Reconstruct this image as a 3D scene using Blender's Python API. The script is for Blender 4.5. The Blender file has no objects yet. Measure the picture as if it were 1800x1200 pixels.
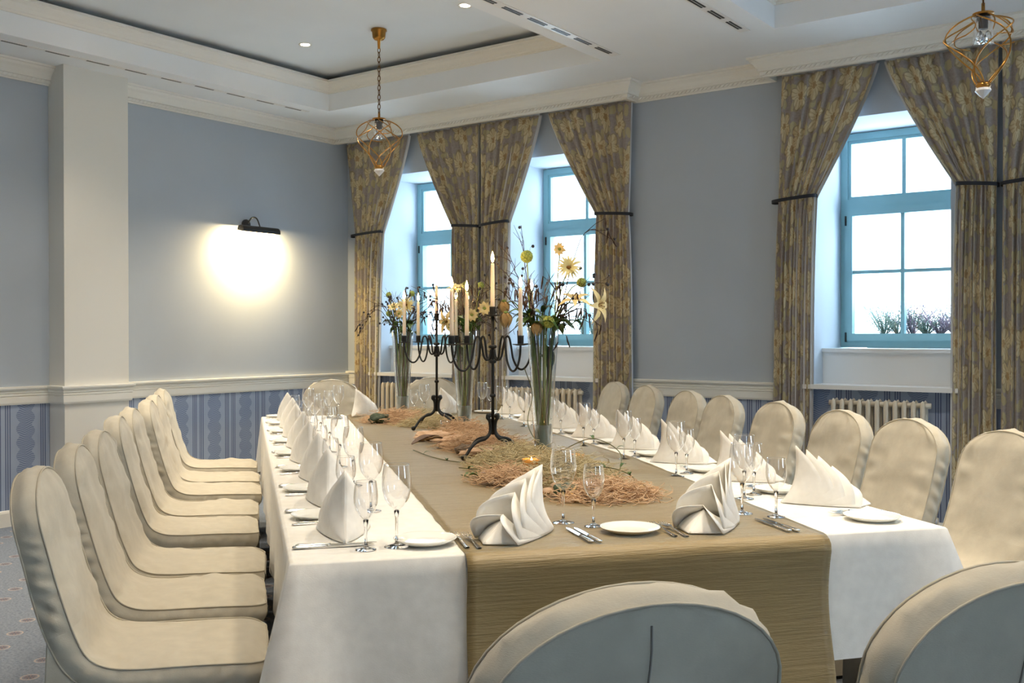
import bpy, math, random
from math import sin, cos, pi, radians, sqrt, exp, atan2, hypot, floor
from mathutils import Vector, Matrix, noise

random.seed(7)
scene = bpy.context.scene
COL = scene.collection

# ------------------------------------------------------------------ camera
CAM = (7.032, -6.965, 1.33)
YAW = 0.6311913
cam_data = bpy.data.cameras.new('camera')
cam = bpy.data.objects.new('camera', cam_data)
COL.objects.link(cam)
cam.location = CAM
cam.rotation_euler = (pi / 2 - 0.0064098, 0.0013195, YAW)
cam_data.sensor_width = 36.0
cam_data.lens = 1797.0 / 1800.0 * 36.0
cam_data.clip_start = 0.05
cam_data.clip_end = 200
scene.camera = cam

# ------------------------------------------------------------------ world, exposure
scene.view_settings.view_transform = 'Standard'
scene.view_settings.look = 'None'
scene.view_settings.gamma = 1.0
scene.view_settings.use_curve_mapping = False
scene.view_settings.exposure = 0.58
world = bpy.data.worlds.new('overcast_sky')
scene.world = world
world.use_nodes = True
bg = world.node_tree.nodes['Background']
bg.inputs['Color'].default_value = (0.66, 0.84, 1.0, 1)
bg.inputs['Strength'].default_value = 10.0
SPOT_POWER = 62.0
SPOT_COLOR = (1.0, 0.85, 0.65)
PORTAL_POWER = 0
cy = scene.cycles
cy.max_bounces = 24
cy.diffuse_bounces = 6
cy.glossy_bounces = 6
cy.transmission_bounces = 16
cy.transparent_max_bounces = 64
cy.caustics_reflective = False
cy.caustics_refractive = False
cy.sample_clamp_indirect = 6.0
cy.use_denoising = True

# table frame (its near corner away from the windows), measured in the room
TA = radians(50.76)
TU = (cos(TA), sin(TA))
TV = (-sin(TA), cos(TA))
TORG = (5.048, -5.209)
TW, TL, TZ = 1.94, 4.85, 0.75
RZ = 0.7535            # top of the runner


def TP(u, v, z=0.0):
    return (TORG[0] + u * TU[0] + v * TV[0], TORG[1] + u * TU[1] + v * TV[1], z)


# ------------------------------------------------------------------ node helpers
def srgb(r, g, b):
    f = lambda c: (c / 255 / 12.92) if c / 255 <= 0.04045 else ((c / 255 + 0.055) / 1.055) ** 2.4
    return (f(r), f(g), f(b), 1.0)


class NT:
    def __init__(self, name):
        self.m = bpy.data.materials.new(name)
        self.m.use_nodes = True
        self.t = self.m.node_tree
        self.b = self.t.nodes['Principled BSDF']
        self.out = self.t.nodes['Material Output']

    def n(self, kind, **props):
        x = self.t.nodes.new(kind)
        ins = props.pop('ins', {})
        for k, v in props.items():
            setattr(x, k, v)
        for k, v in ins.items():
            self.put(x.inputs[k], v)
        return x

    def put(self, sock, v):
        if hasattr(v, 'is_output'):
            self.t.links.new(v, sock)
        else:
            sock.default_value = v

    def math(self, op, a, b=0.0, c=0.0, clamp=False):
        x = self.n('ShaderNodeMath', operation=op, use_clamp=clamp)
        self.put(x.inputs[0], a)
        self.put(x.inputs[1], b)
        self.put(x.inputs[2], c)
        return x.outputs[0]

    def mix(self, fac, a, b):
        x = self.n('ShaderNodeMix', data_type='RGBA')
        self.put(x.inputs['Factor'], fac)
        self.put(x.inputs[6], a)
        self.put(x.inputs[7], b)
        return x.outputs[2]

    def ramp(self, fac, stops):
        x = self.n('ShaderNodeValToRGB')
        e = x.color_ramp.elements
        while len(e) < len(stops):
            e.new(0.5)
        for el, (p, c) in zip(e, stops):
            el.position = p
            el.color = c
        self.put(x.inputs['Fac'], fac)
        return x.outputs['Color']

    def noise(self, vec, scale, detail=3.0, rough=0.5, dist=0.0):
        x = self.n('ShaderNodeTexNoise')
        if vec is not None:
            self.put(x.inputs['Vector'], vec)
        self.put(x.inputs['Scale'], scale)
        self.put(x.inputs['Detail'], detail)
        self.put(x.inputs['Roughness'], rough)
        self.put(x.inputs['Distortion'], dist)
        return x.outputs['Fac']

    def coord(self, which='Object'):
        return self.n('ShaderNodeTexCoord').outputs[which]

    def mapping(self, vec, scale=(1, 1, 1), rot=(0, 0, 0), loc=(0, 0, 0)):
        x = self.n('ShaderNodeMapping')
        self.put(x.inputs['Vector'], vec)
        self.put(x.inputs['Scale'], scale)
        self.put(x.inputs['Rotation'], rot)
        self.put(x.inputs['Location'], loc)
        return x.outputs[0]

    def sep(self, vec):
        x = self.n('ShaderNodeSeparateXYZ')
        self.put(x.inputs[0], vec)
        return x.outputs

    def bump(self, h, strength=0.3, dist=0.01):
        x = self.n('ShaderNodeBump')
        self.put(x.inputs['Height'], h)
        self.put(x.inputs['Strength'], strength)
        self.put(x.inputs['Distance'], dist)
        self.t.links.new(x.outputs[0], self.b.inputs['Normal'])

    def base(self, col, rough=0.6, metal=0.0, spec=0.5):
        self.put(self.b.inputs['Base Color'], col)
        self.put(self.b.inputs['Roughness'], rough)
        self.put(self.b.inputs['Metallic'], metal)
        self.put(self.b.inputs['Specular IOR Level'], spec)
        return self


def plain(name, rgb, rough=0.6, metal=0.0, spec=0.5, var=0.0, vscale=8.0, bump=0.0, bscale=60.0, bdist=0.004):
    m = NT(name)
    c = srgb(*rgb)
    if var:
        f = m.noise(m.coord(), vscale, 4)
        lo = tuple(x * (1 - var) for x in c[:3]) + (1,)
        hi = tuple(min(1, x * (1 + var)) for x in c[:3]) + (1,)
        c = m.ramp(f, [(0.3, lo), (0.7, hi)])
    m.base(c, rough, metal, spec)
    if bump:
        m.bump(m.noise(m.coord(), bscale, 3), bump, bdist)
    return m.m


def fabric(name, rgb, weave=900.0, crease=0.5, creasescale=7.0, rough=0.85, trans=0.0, var=0.05):
    m = NT(name)
    co = m.coord()
    c = srgb(*rgb)
    f = m.noise(co, 25, 4)
    lo = tuple(x * (1 - var) for x in c[:3]) + (1,)
    hi = tuple(min(1, x * (1 + var)) for x in c[:3]) + (1,)
    m.base(m.ramp(f, [(0.3, lo), (0.7, hi)]), rough, 0, 0.2)
    m.put(m.b.inputs['Sheen Weight'], 0.15)
    big = m.noise(co, creasescale, 3, 0.55, 0.6)
    fine = m.noise(m.mapping(co, (1, 1, 4)), weave * 0.35, 2)
    h = m.math('ADD', m.math('MULTIPLY', big, crease), m.math('MULTIPLY', fine, 0.02))
    m.bump(h, 0.55, 0.03)
    return m.m


def emitter(name, rgb, strength):
    m = NT(name)
    m.base((0, 0, 0, 1))
    m.put(m.b.inputs['Emission Color'], (*rgb, 1))
    m.put(m.b.inputs['Emission Strength'], strength)
    return m.m


def thin_glass(name, tint=(1, 1, 1), refl=1.0, ior=1.5):
    """A thin-walled pane or bowl: light passes straight through, the surface mirrors by Fresnel."""
    m = NT(name)
    tr = m.n('ShaderNodeBsdfTransparent', ins={'Color': (*tint, 1)})
    gl = m.n('ShaderNodeBsdfGlossy', ins={'Color': (1, 1, 1, 1), 'Roughness': 0.02})
    lw = m.n('ShaderNodeLayerWeight', ins={'Blend': 0.5})
    f5 = m.math('POWER', lw.outputs['Facing'], 2.3)
    fac = m.math('MULTIPLY', m.math('ADD', m.math('MULTIPLY', f5, 1.15), 0.085), refl, clamp=True)
    mx = m.n('ShaderNodeMixShader')
    m.put(mx.inputs[0], fac)
    m.t.links.new(tr.outputs[0], mx.inputs[1])
    m.t.links.new(gl.outputs[0], mx.inputs[2])
    m.t.links.new(mx.outputs[0], m.out.inputs['Surface'])
    return m.m


def solid_glass(name, tint=(1, 1, 1), ior=1.5, rough=0.0):
    m = NT(name)
    g = m.n('ShaderNodeBsdfGlass', ins={'Color': (*tint, 1), 'Roughness': rough, 'IOR': ior})
    m.t.links.new(g.outputs[0], m.out.inputs['Surface'])
    return m.m


# ------------------------------------------------------------------ mesh helpers
class MB:
    def __init__(self):
        self.v, self.f, self.uv, self.s = [], [], [], []

    def add(self, vs, fs, smooth=False, uvs=None):
        b = len(self.v)
        self.v.extend(tuple(p) for p in vs)
        self.uv.extend(uvs if uvs else [(0, 0)] * len(vs))
        for q in fs:
            self.f.append(tuple(b + i for i in q))
            self.s.append(smooth)
        return self

    def box(self, x0, y0, z0, x1, y1, z1):
        x0, x1 = min(x0, x1), max(x0, x1)
        y0, y1 = min(y0, y1), max(y0, y1)
        z0, z1 = min(z0, z1), max(z0, z1)
        return self.add([(x0, y0, z0), (x1, y0, z0), (x1, y1, z0), (x0, y1, z0), (x0, y0, z1), (x1, y0, z1), (x1, y1, z1), (x0, y1, z1)],
                        [(0, 3, 2, 1), (4, 5, 6, 7), (0, 1, 5, 4), (1, 2, 6, 5), (2, 3, 7, 6), (3, 0, 4, 7)])

    def lathe(self, prof, n=16, c=(0, 0, 0), smooth=True, axis=None):
        """prof: list of (r, z); r = 0 ends close to a point."""
        vs, rows, fs = [], [], []
        for r, z in prof:
            if r <= 1e-6:
                rows.append([len(vs)])
                vs.append((0, 0, z))
            else:
                rows.append(list(range(len(vs), len(vs) + n)))
                vs.extend((r * cos(2 * pi * k / n), r * sin(2 * pi * k / n), z) for k in range(n))
        for a, b in zip(rows, rows[1:]):
            for k in range(n):
                k2 = (k + 1) % n
                if len(a) == 1 and len(b) == 1:
                    continue
                if len(a) == 1:
                    fs.append((a[0], b[k2], b[k]))
                elif len(b) == 1:
                    fs.append((a[k], a[k2], b[0]))
                else:
                    fs.append((a[k], a[k2], b[k2], b[k]))
        if axis is not None:
            q = Vector((0, 0, 1)).rotation_difference(Vector(axis).normalized())
            vs = [q @ Vector(p) for p in vs]
        return self.add([(p[0] + c[0], p[1] + c[1], p[2] + c[2]) for p in vs], fs, smooth)

    def tube(self, path, r, n=6, smooth=True, cap=True, closed=False):
        P = [Vector(p) for p in path]
        m = len(P)
        R = r if isinstance(r, (list, tuple)) else [r] * m
        vs, fs = [], []
        up = None
        for i in range(m):
            if closed:
                t = (P[(i + 1) % m] - P[i - 1])
            else:
                t = P[min(i + 1, m - 1)] - P[max(i - 1, 0)]
            if t.length < 1e-9:
                t = Vector((0, 0, 1))
            t.normalize()
            if up is None:
                up = Vector((0, 0, 1)) if abs(t.z) < 0.9 else Vector((1, 0, 0))
            a = up - t * up.dot(t)
            if a.length < 1e-6:
                a = t.orthogonal()
            a.normalize()
            up = a
            b = t.cross(a)
            for k in range(n):
                g = 2 * pi * k / n
                vs.append(P[i] + (a * cos(g) + b * sin(g)) * R[i])
        for i in range(m if closed else m - 1):
            i2 = (i + 1) % m
            for k in range(n):
                k2 = (k + 1) % n
                fs.append((i * n + k, i * n + k2, i2 * n + k2, i2 * n + k))
        if cap and not closed:
            fs.append(tuple(range(n - 1, -1, -1)))
            fs.append(tuple((m - 1) * n + k for k in range(n)))
        return self.add(vs, fs, smooth)

    def grid(self, rows, smooth=True, uvs=None, closed=False):
        h, w = len(rows), len(rows[0])
        fs = []
        for i in range(h - 1):
            for j in range(w if closed else w - 1):
                j2 = (j + 1) % w
                fs.append((i * w + j, i * w + j2, (i + 1) * w + j2, (i + 1) * w + j))
        return self.add([p for r in rows for p in r], fs, smooth, [q for r in uvs for q in r] if uvs else None)

    def prism(self, poly, z0, z1, smooth=False):
        """poly: counter-clockwise (x, y) outline."""
        n = len(poly)
        vs = [(x, y, z0) for x, y in poly] + [(x, y, z1) for x, y in poly]
        fs = [tuple(range(n - 1, -1, -1)), tuple(range(n, 2 * n))]
        fs += [(i, (i + 1) % n, n + (i + 1) % n, n + i) for i in range(n)]
        return self.add(vs, fs, smooth)

    def ball(self, c, r, n=8, m=6, sz=1.0):
        prof = [(r * sin(pi * i / m), -r * sz * cos(pi * i / m)) for i in range(m + 1)]
        prof[0] = (0, -r * sz)
        prof[-1] = (0, r * sz)
        return self.lathe(prof, n, c)

    def mesh(self, name):
        me = bpy.data.meshes.new(name)
        me.from_pydata([tuple(p) for p in self.v], [], self.f)
        me.polygons.foreach_set('use_smooth', self.s)
        if any(u != (0, 0) for u in self.uv):
            ul = me.uv_layers.new(name='UVMap')
            idx = [0] * len(me.loops)
            me.loops.foreach_get('vertex_index', idx)
            flat = []
            for i in idx:
                flat.extend(self.uv[i])
            ul.data.foreach_set('uv', flat)
        me.update()
        return me


def link(name, data, mat=None, parent=None, loc=(0, 0, 0), rotz=0.0):
    o = bpy.data.objects.new(name, data)
    COL.objects.link(o)
    o.location = loc
    o.rotation_euler = (0, 0, rotz)
    if parent is not None:
        o.parent = parent
    if mat is not None and data is not None and not data.materials:
        data.materials.append(mat)
    return o


def obj(name, mb, mat, parent=None, loc=(0, 0, 0), rotz=0.0):
    return link(name, mb.mesh(name), mat, parent, loc, rotz)


def tag(o, label, cat, group=None, kind=None):
    o['label'] = label
    o['category'] = cat
    if group:
        o['group'] = group
    if kind:
        o['kind'] = kind
    return o


def thing(name, label, cat, loc=(0, 0, 0), rotz=0.0, group=None):
    o = bpy.data.objects.new(name, None)
    COL.objects.link(o)
    o.empty_display_size = 0.05
    o.location = loc
    o.rotation_euler = (0, 0, rotz)
    return tag(o, label, cat, group)


def struct(name, mb, mat, parent=None):
    o = obj(name, mb, mat, parent)
    if parent is None:
        o['kind'] = 'structure'
    return o


def dup(root, loc, rotz, label, group=None, z=None):
    r = root.copy()
    COL.objects.link(r)
    r.location = loc
    r.rotation_euler = (0, 0, rotz)
    r['label'] = label
    if group:
        r['group'] = group
    for ch in root.children:
        c = ch.copy()
        COL.objects.link(c)
        c.parent = r
        for g in ch.children:
            d = g.copy()
            COL.objects.link(d)
            d.parent = c
    return r


def place(proto, used, loc, rotz, label, group=None):
    """The first placing moves the thing itself, later ones copy it with its parts."""
    if proto.name not in used:
        used.add(proto.name)
        proto.location = loc
        proto.rotation_euler = (0, 0, rotz)
        proto['label'] = label
        if group:
            proto['group'] = group
        return proto
    return dup(proto, loc, rotz, label, group)


def spline(P, n):
    """Catmull-Rom through P, n samples."""
    P = [Vector(p) for p in P]
    Q = [P[0] * 2 - P[1]] + P + [P[-1] * 2 - P[-2]]
    out = []
    m = len(P) - 1
    for i in range(n):
        t = i / (n - 1) * m
        k = min(int(t), m - 1)
        s = t - k
        a, b, c, d = Q[k], Q[k + 1], Q[k + 2], Q[k + 3]
        out.append(0.5 * ((2 * b) + (c - a) * s + (2 * a - 5 * b + 4 * c - d) * s * s + (3 * b - a - 3 * c + d) * s ** 3))
    return out


def lerp(a, b, t):
    return a + (b - a) * t


def sweep(mb, path, prof, smooth=False, side=1):
    """Mitred sweep of prof [(out, z)] along a level polyline of (x, y); out is to the path's right for side 1."""
    n = len(path)
    rows = []
    for i in range(n):
        def dirn(a, b):
            d = Vector((path[b][0] - path[a][0], path[b][1] - path[a][1]))
            d.normalize()
            return d
        d0 = dirn(i - 1, i) if i > 0 else dirn(0, 1)
        d1 = dirn(i, i + 1) if i < n - 1 else d0
        n0 = Vector((d0.y, -d0.x)) * side
        n1 = Vector((d1.y, -d1.x)) * side
        mtr = (n0 + n1)
        mtr = mtr / max(mtr.dot(n0), 1e-6)
        rows.append([(path[i][0] + mtr.x * o, path[i][1] + mtr.y * o, z) for o, z in prof])
    mb.grid(rows, smooth)
    k = len(prof)
    if k > 2:
        mb.add(rows[0], [tuple(range(k))])
        mb.add(rows[-1], [tuple(range(k - 1, -1, -1))])
    return mb


ORD = ['nearest', 'second', 'third', 'fourth', 'fifth', 'sixth', 'seventh', 'farthest']
USED = set()

# ------------------------------------------------------------------ materials
M = {}
M['ceiling'] = plain('ceiling_paint', (226, 232, 237), 0.9, var=0.02, vscale=2)
M['slab'] = plain('slab_paint', (236, 240, 243), 0.9, var=0.02, vscale=2)
M['trim'] = plain('trim_paint', (236, 234, 226), 0.5)
M['wall'] = plain('wall_paint', (177, 186, 196), 0.85, var=0.02, vscale=2.0, bump=0.06, bscale=300)
M['pillar'] = plain('pillar_paint', (228, 226, 218), 0.85)
M['reveal'] = plain('reveal_paint', (192, 202, 212), 0.7)
M['recess'] = plain('cove_painted_shade', (60, 64, 66), 0.95)  # dark colour stands in for the shade of the unlit cove
M['teal'] = plain('teal_window_paint', (142, 184, 190), 0.4, var=0.05, vscale=5)
M['white'] = plain('white_lacquer', (232, 232, 230), 0.35)
M['radiator'] = plain('radiator_enamel', (214, 204, 184), 0.4)
M['iron'] = plain('wrought_iron', (30, 33, 35), 0.55, 0.3, bump=0.3, bscale=200, bdist=0.002)
M['black'] = plain('black_plastic', (22, 22, 24), 0.4)
M['brass'] = plain('brass', (176, 128, 62), 0.3, 0.9, var=0.1, vscale=20)
M['steel'] = plain('cutlery_steel', (215, 215, 212), 0.16, 1.0)
M['china'] = plain('glazed_china', (240, 240, 234), 0.12)
M['linen'] = fabric('white_linen', (238, 236, 230), 600, 0.04, 3.0)
M['napkin'] = fabric('white_napkin', (244, 242, 236), 900, 0.06, 6.0, trans=0.2)
M['cover'] = fabric('cream_slipcover', (196, 189, 172), 700, 0.09, 11.0)
M['piping'] = fabric('cream_piping', (188, 181, 164), 700, 0.02, 11.0)
M['lining'] = plain('curtain_lining', (220, 222, 224), 0.8)
M['tie'] = plain('black_tieback', (26, 32, 44), 0.7)
M['glass'] = thin_glass('glass_thin', refl=1.25)
M['pane'] = thin_glass('window_pane', refl=0.6)
M['vase'] = thin_glass('vase_glass', (0.95, 0.985, 0.98), 1.4)
M['crystal'] = solid_glass('glass_solid')
M['wax'] = plain('candle_wax', (244, 232, 212), 0.5)
M['wax'].node_tree.nodes['Principled BSDF'].inputs['Subsurface Weight'].default_value = 0.3
M['flame'] = emitter('candle_flame', (1.0, 0.62, 0.22), 40)
M['lamp'] = emitter('halogen_lamp', (1.0, 0.78, 0.5), 45)
M['wick'] = plain('wick', (30, 24, 20), 0.9)
M['wood'] = plain('dark_wood', (62, 46, 34), 0.5, var=0.2, vscale=15)
M['stem'] = plain('green_stem', (84, 112, 44), 0.5, var=0.2, vscale=30)
M['paleStem'] = plain('pale_stem', (140, 156, 70), 0.5, var=0.2, vscale=30)
M['leaf'] = plain('green_leaf', (62, 96, 44), 0.45, var=0.2, vscale=30)
M['twig'] = plain('dark_twig', (58, 42, 34), 0.8, var=0.2, vscale=60)
M['berry'] = plain('black_berry', (24, 24, 34), 0.3)
M['petal'] = plain('yellow_petal', (234, 222, 156), 0.6, var=0.1, vscale=40)
M['cream'] = plain('cream_petal', (240, 220, 160), 0.6, var=0.12, vscale=30)
M['eye'] = plain('flower_eye', (132, 92, 40), 0.8, bump=0.6, bscale=400)
M['pom'] = plain('green_pom', (150, 164, 84), 0.7, var=0.25, vscale=90)
M['rust'] = plain('rust_bud', (146, 124, 82), 0.6, var=0.2, vscale=40)
M['sisal'] = plain('salmon_sisal', (204, 172, 138), 0.8, var=0.2, vscale=30)
M['hay'] = plain('dry_hay', (188, 174, 136), 0.8, var=0.25, vscale=30)
M['gauze'] = fabric('salmon_gauze', (198, 166, 136), 500, 0.5, 20)
M['bark'] = plain('bark', (112, 96, 80), 0.9, var=0.3, vscale=40, bump=0.8, bscale=90, bdist=0.01)
M['darkleaf'] = plain('dry_dark_leaf', (88, 66, 54), 0.6, var=0.2, vscale=30)
M['amber'] = plain('amber_shell', (226, 160, 70), 0.35)
M['plaster'] = plain('outside_render', (205, 208, 210), 0.9)
M['heather'] = plain('heather', (150, 128, 140), 0.8, var=0.3, vscale=60)
M['fern'] = plain('grey_green_sprig', (130, 142, 128), 0.8, var=0.3, vscale=60)
M['terracotta'] = plain('planter', (120, 110, 104), 0.8)
M['sleeve'] = plain('frosted_sleeve', (150, 172, 176), 0.35, bump=0.8, bscale=70)
_b = M['sleeve'].node_tree.nodes['Principled BSDF']
_b.inputs['Alpha'].default_value = 0.55


def mat_wallpaper(name, axis):
    m = NT(name)
    co = m.coord()
    s = m.sep(co)
    p = m.math('DIVIDE', m.math('ADD', s[axis], 1.392), 0.323)
    ph = m.math('SUBTRACT', m.math('FRACT', m.math('ADD', p, 50.5)), 0.5)        # -0.5..0.5, stripe group at 0
    z = s[2]
    # stripe group: two triples of dark lines
    a = m.math('ABSOLUTE', ph)
    tri = m.math('ABSOLUTE', m.math('SUBTRACT', a, 0.105))
    inside = m.math('LESS_THAN', tri, 0.072)
    ln = m.math('SINE', m.math('MULTIPLY', tri, 2 * pi / 0.048))
    ln = m.math('COSINE', m.math('MULTIPLY', tri, 2 * pi / 0.048))
    stripes = m.math('MULTIPLY', inside, m.math('GREATER_THAN', ln, 0.1))
    # scalloped band filled with fine wavy lines at phase 0.5
    q = m.math('SUBTRACT', 0.5, a)
    sgn = m.math('SIGN', ph)
    w = m.math('SINE', m.math('ADD', m.math('MULTIPLY', z, 2 * pi / 0.19), m.math('MULTIPLY', sgn, 1.3)))
    edge = m.math('ADD', 0.125, m.math('MULTIPLY', m.math('ABSOLUTE', w), 0.085))
    band = m.math('LESS_THAN', q, edge)
    wave = m.math('MULTIPLY', m.math('COSINE', m.math('MULTIPLY', q, 20.0)), 3.4)
    wl = m.math('SINE', m.math('ADD', m.math('MULTIPLY', z, 2 * pi / 0.0135), m.math('ADD', wave, m.math('MULTIPLY', w, 2.5))))
    lines = m.math('MULTIPLY', band, m.math('GREATER_THAN', wl, 0.0))
    nz = m.noise(co, 4, 3)
    basec = m.ramp(nz, [(0.3, srgb(156, 170, 194)), (0.7, srgb(166, 180, 202))])
    c = m.mix(m.math('MULTIPLY', band, 0.35), basec, srgb(134, 152, 184))
    c = m.mix(m.math('MULTIPLY', lines, 0.6), c, srgb(78, 94, 136))
    c = m.mix(m.math('MULTIPLY', stripes, 0.85), c, srgb(70, 82, 122))
    m.base(c, 0.75)
    return m.m


M['paper_y'] = mat_wallpaper('dado_wallpaper_a', 1)
M['paper_x'] = mat_wallpaper('dado_wallpaper_b', 0)


def mat_carpet():
    m = NT('carpet')
    co = m.coord()
    mp = m.mapping(co, (1, 1, 1), (0, 0, radians(42)), (0, 0, 0))
    s = m.sep(mp)
    L = 0.215
    c0, s0 = cos(radians(42)), sin(radians(42))
    ox, oy = c0 * 0.979 - s0 * -3.763, s0 * 0.979 + c0 * -3.763
    fx = m.math('SUBTRACT', m.math('FRACT', m.math('ADD', m.math('DIVIDE', m.math('SUBTRACT', s[0], ox), L), 100.5)), 0.5)
    fy = m.math('SUBTRACT', m.math('FRACT', m.math('ADD', m.math('DIVIDE', m.math('SUBTRACT', s[1], oy), L), 100.5)), 0.5)
    r = m.math('SQRT', m.math('ADD', m.math('MULTIPLY', fx, fx), m.math('MULTIPLY', fy, fy)))
    th = m.math('ARCTAN2', fy, fx)
    petals = m.math('COSINE', m.math('MULTIPLY', th, 8))
    inner = m.math('LESS_THAN', r, m.math('ADD', 0.105, m.math('MULTIPLY', petals, 0.015)))
    ring = m.math('MULTIPLY', m.math('LESS_THAN', r, 0.165), m.math('GREATER_THAN', r, 0.13))
    spoke = m.math('MULTIPLY', inner, m.math('GREATER_THAN', petals, 0.2))
    nz = m.noise(co, 90, 2)
    n2 = m.noise(co, 45, 2)
    c = m.ramp(nz, [(0.3, srgb(112, 122, 136)), (0.7, srgb(142, 150, 162))])
    c = m.mix(m.math('MULTIPLY', m.math('GREATER_THAN', n2, 0.66), 0.45), c, srgb(64, 72, 96))
    c = m.mix(m.math('MULTIPLY', ring, 0.65), c, srgb(190, 172, 160))
    c = m.mix(m.math('MULTIPLY', inner, 0.75), c, srgb(84, 88, 104))
    c = m.mix(m.math('MULTIPLY', spoke, 0.55), c, srgb(170, 146, 140))
    m.base(c, 0.95, spec=0.1)
    m.bump(m.noise(co, 500, 2), 0.4, 0.004)
    return m.m


M['carpet'] = mat_carpet()


def mat_curtain():
    m = NT('floral_damask')
    uv = m.coord('UV')
    def layer(scale, seed, petals, big):
        mp = m.mapping(uv, (scale, scale * 0.8, 1), (0, 0, 0), (seed, seed * 0.7, 0))
        warp = m.n('ShaderNodeTexNoise', ins={'Vector': mp, 'Scale': 2.2, 'Detail': 2.0})
        vadd = m.n('ShaderNodeVectorMath', operation='MULTIPLY_ADD')
        m.put(vadd.inputs[0], warp.outputs['Color'])
        vadd.inputs[1].default_value = (0.28, 0.28, 0)
        m.put(vadd.inputs[2], mp)
        vo = m.n('ShaderNodeTexVoronoi', voronoi_dimensions='2D', ins={'Vector': vadd.outputs[0], 'Scale': 1.0, 'Randomness': 0.75})
        d = m.n('ShaderNodeVectorMath', operation='SUBTRACT')
        m.put(d.inputs[0], vadd.outputs[0])
        m.put(d.inputs[1], vo.outputs['Position'])
        s = m.sep(d.outputs[0])
        rnd = m.sep(vo.outputs['Color'])
        th = m.math('ADD', m.math('ARCTAN2', s[1], s[0]), m.math('MULTIPLY', rnd[0], 6.28))
        r = m.math('SQRT', m.math('ADD', m.math('MULTIPLY', s[0], s[0]), m.math('MULTIPLY', s[1], s[1])))
        pr = m.math('ADD', big, m.math('MULTIPLY', m.math('ABSOLUTE', m.math('SINE', m.math('MULTIPLY', th, petals))), big * 0.75))
        k = m.math('DIVIDE', r, pr)
        return k, th, r
    k1, th1, r1 = layer(5.0, 3.1, 2.5, 0.27)
    k2, th2, r2 = layer(9.5, 11.7, 1.0, 0.20)
    fl = m.math('SUBTRACT', 1.0, m.math('SMOOTHSTEP', k1, 0.9, 1.0)) if False else m.math('LESS_THAN', k1, 1.0)
    outl = m.math('MULTIPLY', m.math('GREATER_THAN', k1, 0.86), fl)
    veins = m.math('MULTIPLY', m.math('GREATER_THAN', m.math('SINE', m.math('MULTIPLY', th1, 15.0)), 0.45), m.math('GREATER_THAN', k1, 0.35))
    heart = m.math('LESS_THAN', k1, 0.26)
    lf = m.math('LESS_THAN', k2, 1.0)
    lvein = m.math('GREATER_THAN', m.math('SINE', m.math('MULTIPLY', r2, 120.0)), 0.3)
    nz = m.noise(uv, 60, 3)
    ground = m.ramp(nz, [(0.3, srgb(142, 133, 128)), (0.7, srgb(160, 151, 144))])
    c = m.mix(m.math('MULTIPLY', lf, 0.8), ground, m.mix(m.math('MULTIPLY', lvein, 0.6), srgb(190, 178, 134), srgb(140, 130, 104)))
    pet = m.mix(m.noise(uv, 9, 3), srgb(184, 166, 124), srgb(216, 206, 176))
    c = m.mix(fl, c, m.mix(m.math('MULTIPLY', veins, 0.45), pet, srgb(146, 124, 90)))
    c = m.mix(m.math('MULTIPLY', outl, 0.6), c, srgb(108, 98, 88))
    c = m.mix(m.math('MULTIPLY', heart, 0.7), c, srgb(146, 112, 66))
    m.base(c, 0.7, spec=0.25)
    m.put(m.b.inputs['Sheen Weight'], 0.2)
    m.bump(m.noise(uv, 400, 2), 0.25, 0.003)
    return m.m


M['curtain'] = mat_curtain()


def mat_runner():
    m = NT('crinkled_linen_runner')
    co = m.coord()
    warp = m.noise(m.mapping(co, (2.0, 9, 6)), 2.0, 3)
    st = m.noise(m.mapping(co, (3.0, 42, 42)), 1.6, 4, 0.6, 0.8)
    fine = m.noise(m.mapping(co, (60, 420, 420)), 1.0, 2)
    fine2 = m.noise(m.mapping(co, (500, 60, 60)), 1.0, 2)
    f = m.math('ADD', m.math('MULTIPLY', st, 0.7), m.math('MULTIPLY', m.math('ADD', fine, fine2), 0.15))
    c = m.ramp(f, [(0.2, srgb(132, 111, 66)), (0.5, srgb(142, 121, 75)), (0.85, srgb(154, 134, 88))])
    thr = m.noise(m.mapping(co, (2.6, 130, 130)), 1.0, 3, 0.6, 0.5)
    c = m.mix(m.math('MULTIPLY', m.math('GREATER_THAN', thr, 0.60), 0.20), c, srgb(104, 82, 44))
    m.base(c, 0.45, spec=0.8)
    m.put(m.b.inputs['Sheen Weight'], 1.0)
    m.put(m.b.inputs['Sheen Roughness'], 0.28)
    m.put(m.b.inputs['Sheen Tint'], (1.0, 0.90, 0.70, 1))
    h = m.math('ADD', m.math('MULTIPLY', st, 0.5), m.math('ADD', m.math('MULTIPLY', warp, 0.5), m.math('MULTIPLY', fine, 0.1)))
    m.bump(m.math('SUBTRACT', h, m.math('MULTIPLY', thr, 0.30)), 0.6, 0.012)
    return m.m


M['runner'] = mat_runner()

# ------------------------------------------------------------------ room shell
RX, RY = 10.6, -9.6           # extents of the room (window wall is y = 0, wall_left is x = 0)
SLAB, TOP = 3.25, 3.54        # underside of the lower ceiling; upper ceiling inside the coffers
WIN = [(0.39, 1.29), (1.88, 2.78), (4.535, 5.435), (6.02, 6.92)]
COF = [(0.58, 3.31), (4.57, 7.30)]
CY0, CY1 = -6.2, -0.80

struct('floor', MB().box(-0.3, RY - 0.2, -0.12, RX + 0.2, 0.75, 0.0), M['carpet'])
wl = struct('wall_left', MB().box(-0.25, RY, 0, 0, 0.75, SLAB + 0.6), M['wall'])
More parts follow.
